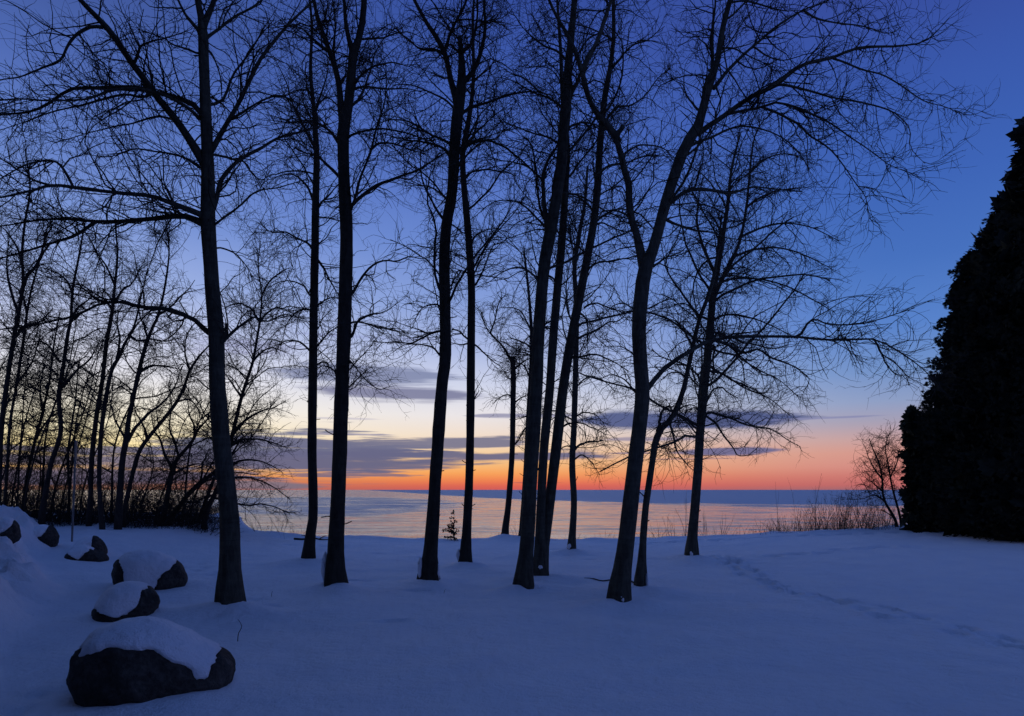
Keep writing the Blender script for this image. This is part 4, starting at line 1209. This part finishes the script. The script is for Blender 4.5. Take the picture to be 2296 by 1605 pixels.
# ------------------------------------------------------------------ marker post
pb = ground_hit(160, 1214)
post = thing('marker_post', "thin weathered post with a narrow plate at its top, standing in snow before the thicket", 'post', tuple(pb))
top = wpt(168.8, 1030, pb[1] - 0.05) - pb
plate_top = wpt(171, 988, pb[1] - 0.05) - pb
seg = np.stack([np.array([0, 0, -0.3]) + (top - np.array([0, 0, -0.3])) * t for t in np.linspace(0, 1.0, 8)])
V, F = tubes(seg[None], np.full((1, 8), 0.021), 8, cap=True)
link('pole', mk_mesh('pole', V, F, M_POST), post)
hw, th = 0.14, 0.012
yaw = math.radians(116)
ux, uy = np.array([math.cos(yaw), math.sin(yaw), 0]), np.array([-math.sin(yaw), math.cos(yaw), 0])
ax = (plate_top - top) / np.linalg.norm(plate_top - top)
hgt = np.linalg.norm(plate_top - top) + 0.04
vs = []
for (w_, h_) in [(-1, 0), (1, 0), (1, 0.93), (0.8, 1.0), (-0.8, 1.0), (-1, 0.93)]:
    for t_ in (-th, th):
        vs.append(top - ax * 0.04 + ux * hw * w_ + ax * hgt * h_ + uy * t_)
vs = np.array(vs)
n6 = 6
fq = np.array([[2 * i, 2 * ((i + 1) % n6), 2 * ((i + 1) % n6) + 1, 2 * i + 1] for i in range(n6)])
fc = np.array([[2 * i for i in range(n6)][::-1], [2 * i + 1 for i in range(n6)]])
link('plate', mk_mesh('plate', vs, [fq, fc], M_POST, smooth=False), post)


# ------------------------------------------------------------------ evergreens
def rot_frames(dirs, roll):
    z = unit(dirs)
    ref = np.where(np.abs(z[:, 2:3]) > 0.9, np.array([[1.0, 0, 0]]), np.array([[0, 0, 1.0]]))
    x = unit(np.cross(ref, z))
    y = np.cross(z, x)
    c, s = np.cos(roll)[:, None], np.sin(roll)[:, None]
    return x * c + y * s, -x * s + y * c, z


def spray_template(pairs=4, w=0.11):
    """a flat spray: leaflets set in pairs along a stem, unit length, with a slight fold"""
    vs, fs = [], []

    def leaf(p, ang, L, zoff):
        dx, dy = math.sin(ang), math.cos(ang)
        nx, ny = dy, -dx
        o = len(vs)
        vs.extend([(p[0], zoff, p[1]), (p[0] + dx * L * 0.5 + nx * w * L, zoff + 0.05 * L, p[1] + dy * L * 0.5 + ny * w * L),
                   (p[0] + dx * L, zoff - 0.08 * L, p[1] + dy * L), (p[0] + dx * L * 0.5 - nx * w * L, zoff - 0.03 * L, p[1] + dy * L * 0.5 - ny * w * L)])
        fs.append((o, o + 1, o + 2, o + 3))
    for i in range(pairs):
        t = 0.12 + 0.6 * i / pairs
        L = 0.62 - 0.28 * i / pairs
        leaf((0, t), 0.75, L, 0.01)
        leaf((0, t), -0.75, L, -0.01)
    leaf((0, 0.0), 0.0, 1.0, 0.0)
    return np.array(vs), np.array(fs)


def sprays(pos, dirs, size, tmpl):
    tv, tf = tmpl
    n = len(pos)
    X, Y, Z = rot_frames(dirs, rng.uniform(0, 2 * np.pi, n))
    V = pos[:, None, :] + size[:, None, None] * (tv[None, :, 0, None] * X[:, None] + tv[None, :, 1, None] * Y[:, None] + tv[None, :, 2, None] * Z[:, None])
    F = tf[None] + (np.arange(n) * len(tv))[:, None, None]
    return V.reshape(-1, 3), F.reshape(-1, tf.shape[1])


def evergreen(name, label, cx, d, rows, nclump, per, size, mat, gap=0.0, droop=-0.2, group=None, core=True, ncore=12, back=False, csize=1.0, inset=1.0, cl=(0.22, 0.5), jit=0.12, aspect=1.0, base_z=None):
    """rows: (picture row, half width in picture units)"""
    rows = np.array(rows, float)
    zs = EYE - (rows[:, 0] - HY) / FPX * d
    rs = (1.05 if cx > 2300 else 1.0) * rows[:, 1] / FPX * d * math.cos(math.atan((cx - HX) / FPX))      # off the axis a round crown looks wider
    o = np.argsort(zs)
    zs, rs = zs[o], rs[o]
    xc = (cx - HX) / FPX * d
    gz = terrain0(xc, d) if base_z is None else base_z
    b = np.array([xc, d, gz])
    root = thing(name, label, 'tree', tuple(b), group)
    K = 24
    tz = np.linspace(gz - 0.2, zs[-1] - 0.1 * (zs[-1] - gz), K)
    tp = np.stack([np.full(K, xc), np.full(K, d), tz], 1)
    tr = np.linspace(0.05, 0.008, K) * (zs[-1] - gz) * 0.5
    V, F = tubes(tp[None], tr[None], 10, cap=True)
    link('trunk', mk_mesh('trunk', V - b, F, M_BARK_D), root)
    # clump centres spread over the crown's surface by area
    area = rs[:-1] + rs[1:]
    area = area * np.diff(zs) + 1e-6
    k = rng.choice(len(area), nclump * 3, p=area / area.sum())
    z = zs[k] + rng.random(len(k)) * (zs[k + 1] - zs[k])
    th = rng.uniform(0, 2 * np.pi, len(k))
    # only the sides that can be seen from near the camera
    vis = (np.sin(th) < 0.25) & (np.cos(th) < 0.75) | (np.cos(th) < -0.3) | back
    z, th = z[vis][:nclump], th[vis][:nclump]
    rc = rng.uniform(cl[0], cl[1], len(z))
    r = np.maximum(np.interp(z, zs, rs) * (0.985 + jit * rng.normal(0, 1, len(z)).clip(-2, 1.2)) - (rc * 0.95 + size[0]) * (inset if core else 0.0), 0.02)
    cc = np.stack([xc + r * np.cos(th), d + r * np.sin(th) * aspect, z], 1)
    outw = np.stack([np.cos(th), np.sin(th), np.full(len(z), droop)], 1)
    # boughs
    st = np.stack([np.full(len(z), xc), np.full(len(z), d), np.clip(z - r * 0.25, gz + 0.1, None)], 1)
    nb = min(len(z), 160)
    bp = np.linspace(0, 1, 6)[None, :, None]
    BPp = st[:nb, None] * (1 - bp) + cc[:nb, None] * bp
    BPp[:, :, 2] += np.sin(np.linspace(0, np.pi, 6))[None] * 0.1 * r[:nb, None]
    V, F = tubes(BPp, np.linspace(0.022, 0.006, 6)[None].repeat(nb, 0), 4)
    link('boughs', mk_mesh('boughs', V - b, F[0], M_BARK_D), root, kind='stuff')
    m = np.repeat(np.arange(len(z)), per)
    g = unit(rng.normal(0, 1, (len(m), 3))) * (rng.random((len(m), 1)) ** 0.45)
    pos = cc[m] + g * rc[m][:, None] * np.array([1, 1, 0.85])
    dirs = outw[m] * 0.7 + g * 0.9 + rng.normal(0, 0.35, (len(m), 3))
    sz = rng.uniform(size[0], size[1], len(m))
    keep = pos[:, 2] > gz + 0.02
    pos, dirs, sz = pos[keep], dirs[keep], sz[keep]
    vs, fs = sprays(pos, dirs, sz, spray_template())
    if core:
        n = int(nclump * ncore)
        k = rng.choice(len(area), n, p=area / area.sum())
        z = zs[k] + rng.random(n) * (zs[k + 1] - zs[k])
        th = rng.uniform(0, 2 * np.pi, n)
        r = np.interp(z, zs, rs) * rng.uniform(0.50, 0.82, n)
        p2 = np.stack([xc + r * np.cos(th), d + r * np.sin(th) * aspect, np.maximum(z, gz + 0.1)], 1)
        v2, f2 = sprays(p2, rng.normal(0, 1, (n, 3)), rng.uniform(0.3, 0.6, n) * min(1.0, rs.max()) * csize, spray_template(2, 0.34))
        fs = np.concatenate([fs, f2 + len(vs)])
        vs = np.concatenate([vs, v2])
    link('foliage', mk_mesh('foliage', vs - b, fs, mat, smooth=False), root, kind='stuff')
    return root
    return root


edge = [(290, 2297), (330, 2286), (370, 2272), (405, 2263), (440, 2232), (480, 2202), (540, 2162), (570, 2142), (600, 2116), (640, 2110), (690, 2094), (740, 2084), (800, 2066),
        (850, 2064), (900, 2049), (950, 2044), (1050, 2040), (1120, 2050), (1175, 2085), (1205, 2125)]
CXA = 2335
evergreen('evergreen', "huge dark evergreen filling the right picture edge, its foliage reaching down to the snow", CXA, 17.6,
          [(268, 6)] + [(y, CXA - x) for y, x in edge] + [(1216, 150)],
          640, 34, (0.07, 0.16), M_CEDAR, droop=0.5, jit=0.05, cl=(0.12, 0.34), base_z=0.3)
evergreen('evergreen', "smaller ragged evergreen beside the huge one, peeking out at its left over the lake", 2072, 20.3,
          [(926, 44), (935, 50), (960, 52), (985, 55), (1010, 58), (1040, 40), (1062, 52), (1085, 38), (1105, 62), (1130, 40), (1160, 52), (1186, 44), (1206, 40)],
          90, 34, (0.06, 0.15), M_PINE, droop=-0.05, jit=0.16, cl=(0.12, 0.28), base_z=0.2, inset=0.75)
evergreen('evergreen_seedling', "tiny evergreen seedling at the bank edge beside the straight slender bare tree", 1018, 20.9,
          [(1146, 1), (1160, 6), (1175, 11), (1190, 17), (1205, 20), (1214, 15)],
          40, 6, (0.035, 0.09), M_PINE, droop=0.6, jit=0.25, cl=(0.02, 0.05), core=False, base_z=0.0)


# added evergreens, unseen, placed to block sky light from the snow on the left
for (ex_, ey_, hh_, wd_) in ((-11.6, 6.6, 24.0, 4.2), (-8.2, 1.0, 24.0, 4.2), (-3.4, -5.0, 24.0, 4.3)):
    ev_rows = [(HY - (EYE - 0) * 0 - (z_ - EYE) / 10.0 * FPX, w_ / 10.0 * FPX) for z_, w_ in ((hh_, 0.05), (hh_ * 0.75, wd_ * 0.55), (hh_ * 0.4, wd_ * 0.9), (hh_ * 0.12, wd_), (0.1, wd_ * 0.9))]
    e_ = evergreen('evergreen', "added dense evergreen, unseen out of frame on the left, placed to shade the snow", HX, 10.0, ev_rows, 70, 14, (0.35, 0.6), M_CEDAR, droop=0.1, jit=0.07, cl=(0.35, 0.6), base_z=0.0, back=True, ncore=30, csize=2.0, group="added unseen evergreens shading the yard from outside the left of the frame")
    e_.location = (ex_, ey_, float(terrain0(ex_, ey_)))

# ------------------------------------------------------------------ saplings, shrubs and weeds on the bank edge
def shrub(name, label, cat, px, py, hpx, n, spread, d=21.4, lean=0.0, group=None, thick=0.006, twig=4.0, mat=None, K=8):
    b = wpt(px, py, d)
    root = thing(name, label, cat, tuple(b), group)
    H = hpx / FPX * d
    S = np.tile(b, (n, 1)) + rng.normal(0, 1, (n, 3)) * np.array([0.06, 0.08, 0]) * (spread > 0.2)
    S[:, 2] -= 0.15
    D = np.stack([rng.normal(lean, spread, n), rng.normal(0, spread * 0.8, n), np.ones(n)], 1)
    L = H * rng.uniform(0.55, 1.0, n) + 0.15
    L[0] = H + 0.15
    P, R = grow(S, D, L, np.full(n, thick), K, 0.07, (0.02, 0.05), 0.35)
    A, AR = spawn(P, R, twig, 0.25, (18, 50), (0.15, 0.5), 6, 0.14, (0.03, 0.05), 0.004, 0.0022, shrink=0.5, up=0.3)
    B, BR_ = spawn(A, AR, 6.0, 0.2, (20, 60), (0.05, 0.16), 4, 0.2, (0.0, 0.05), 0.003, 0.0018)
    for i in range(min(n, 12)):
        V, F = tubes(P[i:i + 1] - b, R[i:i + 1], 5)
        link('stem', mk_mesh('stem', V, F, mat or M_WEED), root)
    V1, F1 = tubes(A, AR, 3)
    V2, F2 = tubes(B, BR_, 3)
    if len(V1):
        link('twigs', mk_mesh('twigs', np.concatenate([V1, V2]) - b, np.concatenate([F1[0], F2[0] + len(V1)]), mat or M_WEED), root, kind='stuff')
    return root


SG = "leafless shrubs and saplings on the bank edge"
shrub('sapling', "thin sapling with a fanned top between the crooked tree and the rightmost bare tree", 'sapling', 1537, 1200, 105, 3, 0.10, group=SG, thick=0.008)
shrub('shrub', "low sparse shrub just right of the crooked tree, leaning left", 'shrub', 1476, 1208, 52, 5, 0.28, lean=-0.25, group=SG)
shrub('shrub', "small twiggy shrub between the crooked tree and the fan topped sapling", 'shrub', 1508, 1203, 55, 5, 0.25, lean=-0.2, group=SG)
shrub('shrub', "spreading low shrub close behind the right side of the rightmost bare tree's foot", 'shrub', 1580, 1202, 60, 8, 0.35, group=SG)
shrub('shrub', "thin leafless shrub to the right of the rightmost bare tree, tips bending right", 'shrub', 1618, 1200, 55, 5, 0.25, lean=0.3, group=SG)
shrub('sapling', "arching shrub at the left end of the dry weeds, one long stem leaning left", 'shrub', 1750, 1196, 50, 6, 0.35, lean=-0.6, group=SG, thick=0.009)
shrub('sapling', "tall whip like sapling at the left end of the dry weeds, rising past the horizon", 'sapling', 1747, 1197, 118, 2, 0.05, group=SG, thick=0.006, twig=1.5)
shrub('sapling', "tall whip like sapling third from the right among the dry weeds", 'sapling', 1787, 1191, 125, 1, 0.05, group=SG, thick=0.005, twig=1.5)
shrub('sapling', "whip like sapling in the dry weeds, forking low into two thin stems", 'sapling', 1806, 1191, 130, 2, 0.07, lean=-0.08, group=SG, thick=0.006, twig=1.5)
shrub('sapling', "rightmost tall whip like sapling in the dry weeds", 'sapling', 1829, 1189, 132, 2, 0.06, lean=-0.03, group=SG, thick=0.006, twig=1.5)
shrub('shrub', "little bent twiggy shrub just right of the short broken tree", 'shrub', 1163, 1207, 40, 3, 0.22, lean=-0.2, group=SG, d=21.2)
shrub('shrub', "wispy shrub at the water side below the willowy tree's lowest branch", 'shrub', 575, 1188, 42, 5, 0.3, group=SG, d=21.0)
shrub('shrub', "faint wispy shrub between the largest tree and the slender dark tree", 'shrub', 625, 1196, 36, 4, 0.3, group=SG, d=21.2)

# weeds: a ragged band nobody could count
nw = 1500
t = np.concatenate([rng.beta(2.2, 1.5, 700) * 310 + 1700, rng.uniform(1690, 2110, 250), rng.uniform(1430, 1700, 110), rng.uniform(540, 700, 60), rng.uniform(900, 1420, 80)])
nw = len(t)
yw = rng.uniform(20.8, 22.6, nw)
S = np.stack([(t - HX) / FPX * yw, yw, np.zeros(nw)], 1)
S[:, 2] = terrain0(S[:, 0], S[:, 1]) - 0.12 - np.maximum(S[:, 1] - 21.8, 0) * 0.25
dens = np.interp(t, [540, 700, 900, 1420, 1700, 1780, 1860, 1960, 2110], [0.3, 0.25, 0.12, 0.2, 0.35, 0.6, 1.0, 1.05, 0.8])
D = np.stack([rng.normal(0.02, 0.22, nw), rng.normal(0, 0.2, nw), np.ones(nw)], 1)
L = dens * 1.35 * rng.uniform(0.15, 1.0, nw) ** 2.0 + 0.16
P, R = grow(S, D, L, np.full(nw, 0.0048), 6, 0.09, (0.0, 0.03), 0.45)
A, AR = spawn(P, R, 5.0, 0.3, (20, 60), (0.06, 0.28), 4, 0.2, (0.0, 0.03), 0.0035, 0.0022)
V1, F1 = tubes(P, R, 3)
V2, F2 = tubes(A, AR, 3)
ends = A[::2, -1]
v3, f3 = sprays(ends, rng.normal(0, 1, ends.shape) + np.array([0, 0, 0.8]), rng.uniform(0.02, 0.05, len(ends)), (np.array([(0, 0, 0), (0.25, 0.1, 0.5), (0, -0.1, 1), (-0.25, 0.1, 0.5)]), np.array([(0, 1, 2, 3)])))
link('dry_weeds', mk_mesh('dry_weeds', np.concatenate([V1, V2, v3]), np.concatenate([F1[0], F2[0] + len(V1), f3 + len(V1) + len(V2)]), M_WEED), None,
     kind='stuff', label="ragged band of brown dry weeds along the top of the bank by the lake", category='weeds')

# tangled undergrowth of the thicket
nu_ = 1750
t = np.concatenate([rng.uniform(-120, 470, 1500), rng.uniform(330, 520, 250)])
yb = rng.uniform(18.6, 24.0, nu_)
S = np.stack([(t - HX) / FPX * yb, yb, np.zeros(nu_)], 1)
S[:, 2] = terrain0(S[:, 0], np.minimum(S[:, 1], 23)) - 0.1
D = np.stack([rng.normal(0.35, 0.5, nu_), rng.normal(0, 0.4, nu_), np.ones(nu_)], 1)
L = rng.uniform(0.35, 1.0, nu_) ** 1.6 * np.interp(t, [-120, 150, 330, 480, 520], [3.6, 3.0, 2.3, 1.3, 0.4]) + 0.25
P, R = grow(S, D, L, rng.uniform(0.005, 0.011, nu_), 6, 0.16, (0.02, -0.12), 0.4)
A, AR = spawn(P, R, 3.2, 0.15, (25, 75), (0.25, 0.8), 4, 0.26, (0.0, -0.06), 0.007, 0.004)
B, BR_ = spawn(A, AR, 1.6, 0.15, (25, 70), (0.1, 0.3), 3, 0.25, (0.0, 0.0), 0.004, 0.003)
ns = 1600
t = rng.uniform(-120, 500, ns)
yb = rng.uniform(18.2, 20.0, ns) + np.interp(t, [-120, 380, 500], [0, 0, 1.2])
S2 = np.stack([(t - HX) / FPX * yb, yb, np.zeros(ns)], 1)
S2[:, 2] = terrain0(S2[:, 0], S2[:, 1]) - 0.05
P2, R2 = grow(S2, np.stack([rng.normal(0.1, 0.5, ns), rng.normal(0, 0.5, ns), np.ones(ns)], 1), rng.uniform(0.15, 0.75, ns) * np.interp(t, [-120, 350, 420, 500], [1, 1, 0.5, 0.4]), np.full(ns, 0.006), 5, 0.22, (0, -0.05), 0.5)
A2, AR2 = spawn(P2, R2, 5.0, 0.1, (30, 80), (0.08, 0.3), 4, 0.25, (0, 0), 0.005, 0.003)
vs, fs, off = [], [], 0
for (p, r, sd) in ((P, R, 3), (A, AR, 3), (B, BR_, 3), (P2, R2, 3), (A2, AR2, 3)):
    V, F = tubes(p, r, sd)
    vs.append(V)
    fs.append(F[0] + off)
    off += len(V)
link('undergrowth', mk_mesh('undergrowth', np.concatenate(vs), np.concatenate(fs), M_THICK), None, kind='stuff',
     label="dark tangle of leafless undergrowth filling the foot of the thicket on the left", category='undergrowth')


# ------------------------------------------------------------------ things lying on the snow
def stick(name, label, cat, pts, w0, w1, forks=(), lift=0.02):
    q = []
    for (px, py) in pts:
        g = ground_hit(px, py)
        q.append(g + np.array([0, 0, lift]))
    b = q[0].copy()
    root = thing(name, label, cat, tuple(b))
    P, R = resample(q, np.linspace(w0, w1, len(q)), 18)
    V, F = tubes((P - b)[None], R[None], 6, cap=True)
    link('stem', mk_mesh('stem', V, F, M_TWIG), root)
    for fk in forks:
        q2 = [ground_hit(*f) + np.array([0, 0, lift + 0.02 * i]) for i, f in enumerate(fk)]
        P, R = resample(q2, np.linspace(w0 * 0.6, w1 * 0.7, len(q2)), 12)
        V, F = tubes((P - b)[None], R[None], 5, cap=True)
        link('side_shoot', mk_mesh('side_shoot', V, F, M_TWIG), root)
    return root


stick('fallen_branch', "dark fallen branch lying on the snow behind the slender dark tree's foot", 'branch',
      [(660, 1210), (680, 1211), (700, 1208), (722, 1212), (742, 1211)], 0.035, 0.012,
      [[(700, 1208), (690, 1205), (676, 1205)], [(716, 1211), (724, 1207), (732, 1206)]], 0.03)
stick('fallen_branch', "long thin stick half sunk in the snow beside the big forked tree's foot", 'branch',
      [(1310, 1298), (1330, 1299), (1350, 1304), (1378, 1301), (1410, 1303), (1428, 1312)], 0.010, 0.014, [], 0.015)


def weed_stem(label, pts, w):
    g = ground_hit(*pts[-1])
    q = [wpt(x, y, g[1]) for x, y in pts[::-1]]
    q[0][2] -= 0.1
    root = thing('weed_stem', label, 'weed', tuple(g))
    P, R = resample(q, np.linspace(w, w * 0.5, len(q)), 14)
    V, F = tubes((P - g)[None], R[None], 5)
    link('stem', mk_mesh('stem', V, F[0], M_WEED), root)


weed_stem("single bent weed stem poking out of the snow right of the second nearest boulder", [(533, 1388), (539, 1396), (542, 1405), (538, 1414), (534, 1424), (532, 1438)], 0.005)
weed_stem("tiny weed stem poking out of the snow in front of the kinked tree", [(999, 1321), (996, 1327), (993, 1331)], 0.004)
weed_stem("short weed stem poking out of the snow right of the largest tree's foot", [(611, 1325), (609, 1332), (607, 1338)], 0.004)


# ------------------------------------------------------------------ snow field
def trail(pts, step, side, L, Wd, dep, rim, jit=0.0, skip=0.0):
    g = np.array([ground_hit(x, y)[:2] for x, y in pts])
    s = np.concatenate([[0], np.cumsum(np.linalg.norm(np.diff(g, axis=0), axis=1))])
    q = np.arange(0, s[-1], step)
    for i, a in enumerate(q):
        if random.random() < skip:
            continue
        p = np.array([np.interp(a, s, g[:, 0]), np.interp(a, s, g[:, 1])])
        p2 = np.array([np.interp(a + 0.1, s, g[:, 0]), np.interp(a + 0.1, s, g[:, 1])])
        t = unit(p2 - p + 1e-6)
        nrm = np.array([-t[1], t[0]])
        p = p + nrm * (side if i % 2 else -side) + rng.normal(0, 1, 2) * jit
        DENTS.append((p[0], p[1], math.atan2(t[1], t[0]) + rng.normal(0, 0.15), L * rng.uniform(0.8, 1.2), Wd * rng.uniform(0.8, 1.2), dep * rng.uniform(0.6, 1.2), rim))


trail([(1590, 1246), (1631, 1252), (1670, 1283), (1713, 1301), (1752, 1320), (1802, 1334), (1884, 1352), (1946, 1365), (2009, 1379), (2118, 1406), (2157, 1418), (2219, 1433), (2293, 1449), (2340, 1462)], 0.24, 0.15, 0.30, 0.16, 0.10, 0.32, 0.07, 0.08)
trail([(1738, 1246), (1814, 1240), (1861, 1237), (1890, 1234), (1911, 1232), (1946, 1230), (1974, 1228), (1997, 1227), (2024, 1226), (2085, 1224)], 0.62, 0.08, 0.42, 0.36, 0.15, 0.1, 0.05)
trail([(1400, 1221), (1500, 1216), (1600, 1211), (1700, 1206), (1800, 1201), (1900, 1197), (2000, 1194), (2085, 1193)], 0.33, 0.06, 0.36, 0.30, 0.11, 0.1, 0.05)
trail([(560, 1215), (640, 1222), (720, 1226), (800, 1222)], 0.45, 0.1, 0.32, 0.16, 0.05, 0.1, 0.1)
trail([(420, 1262), (450, 1275), (480, 1288), (500, 1296)], 0.35, 0.1, 0.3, 0.2, 0.05, 0.1, 0.1)
trail([(10, 1600), (70, 1575), (130, 1555), (180, 1535)], 0.36, 0.09, 0.28, 0.14, 0.04, 0.15, 0.03)
for (px, py, l, w) in [(1272, 1246, 0.3, 0.15), (1325, 1254, 0.35, 0.14), (950, 1250, 0.4, 0.15), (880, 1391, 0.35, 0.12), (655, 1220, 0.5, 0.2), (800, 1303, 0.5, 0.2), (935, 1326, 0.4, 0.15), (845, 1240, 0.3, 0.2), (760, 1255, 0.4, 0.2), (560, 1345, 0.5, 0.25), (600, 1362, 0.4, 0.25), (470, 1390, 0.4, 0.2), (2012, 1386, 0.15, 0.1), (1190, 1330, 0.3, 0.12)]:
    g = ground_hit(px, py)
    DENTS.append((g[0], g[1], rng.normal(0, 0.3), l, w, 0.05, 0.1))

ys = np.concatenate([np.linspace(-40, -4, 10), np.linspace(-3, 3.6, 24), np.arange(3.8, 11, 0.065), np.arange(11, 22.5, 0.09), np.arange(22.6, 30, 0.25), np.array([31, 33, 36.0])])
xs = np.concatenate([np.array([-120, -80, -55, -40, -32, -27, -24, -21.5]), np.arange(-20, -9, 0.1), np.arange(-9, 8, 0.065), np.arange(8, 17, 0.1), np.array([17.4, 18, 19, 20.5, 23, 27, 33, 45, 70, 120])])
GX, GY = np.meshgrid(xs, ys)
GZ = terrain0(GX, GY)
for (mx_, my_, mr_, mh_, hol) in MOUNDS:
    i0, i1 = np.searchsorted(ys, [my_ - mr_ * 3, my_ + mr_ * 3])
    j0, j1 = np.searchsorted(xs, [mx_ - mr_ * 3, mx_ + mr_ * 3])
    X, Y = GX[i0:i1, j0:j1], GY[i0:i1, j0:j1]
    a = np.arctan2(Y - my_, X - mx_)
    rr = np.hypot(X - mx_, Y - my_) / (mr_ * (1 + 0.25 * np.sin(a * 2 + mx_) + 0.12 * np.sin(a * 3 + my_)))
    GZ[i0:i1, j0:j1] += mh_ * np.exp(-rr ** 2 * 1.3)
for (px_, py_, an, L_, W_, dp, rim) in DENTS:
    i0, i1 = np.searchsorted(ys, [py_ - 0.6, py_ + 0.6])
    j0, j1 = np.searchsorted(xs, [px_ - 0.6, px_ + 0.6])
    X, Y = GX[i0:i1, j0:j1] - px_, GY[i0:i1, j0:j1] - py_
    u_ = (X * math.cos(an) + Y * math.sin(an)) / (L_ * 0.5)
    v_ = (-X * math.sin(an) + Y * math.cos(an)) / (W_ * 0.5)
    r2 = u_ * u_ + v_ * v_
    lump = 1 + 0.6 * vn(X * 14 + px_, Y * 14 + py_, 71)
    GZ[i0:i1, j0:j1] += -dp * np.exp(-r2 ** 1.5) + rim * dp * np.exp(-(np.sqrt(r2) - 1.5) ** 2 * 3) * lump
# the bank drops to the lake
E = edge_y(GX)
t = np.clip((GY - E) / 4.0, 0, 1)
GZ = GZ * (1 - t) + (WATER - 1.2) * t
GZ += 0.10 * np.exp(-((GY - E + 0.35) / 0.35) ** 2) * (0.6 + 0.4 * vn(GX * 2.1, GY * 0 + 2, 44))
ni, nj = GX.shape
idx = np.arange(ni * nj).reshape(ni, nj)
F = np.stack([idx[:-1, :-1], idx[:-1, 1:], idx[1:, 1:], idx[1:, :-1]], -1).reshape(-1, 4)
link('snow_ground', mk_mesh('snow_ground', np.stack([GX, GY, GZ], -1).reshape(-1, 3), F, M_SNOW), None, kind='structure')

# ------------------------------------------------------------------ lake
lv = np.array([(-30000, 15, WATER), (30000, 15, WATER), (30000, 40000, WATER), (-30000, 40000, WATER)], float)
link('lake_water', mk_mesh('lake_water', lv, np.array([[0, 1, 2, 3]]), M_LAKE, smooth=False), None, kind='structure')

tris = sum(sum(len(p.vertices) - 2 for p in o.data.polygons) if len(o.data.polygons) < 2000 else 2 * len(o.data.polygons) for o in bpy.data.objects if o.type == 'MESH')
print("TRIANGLES about", tris)
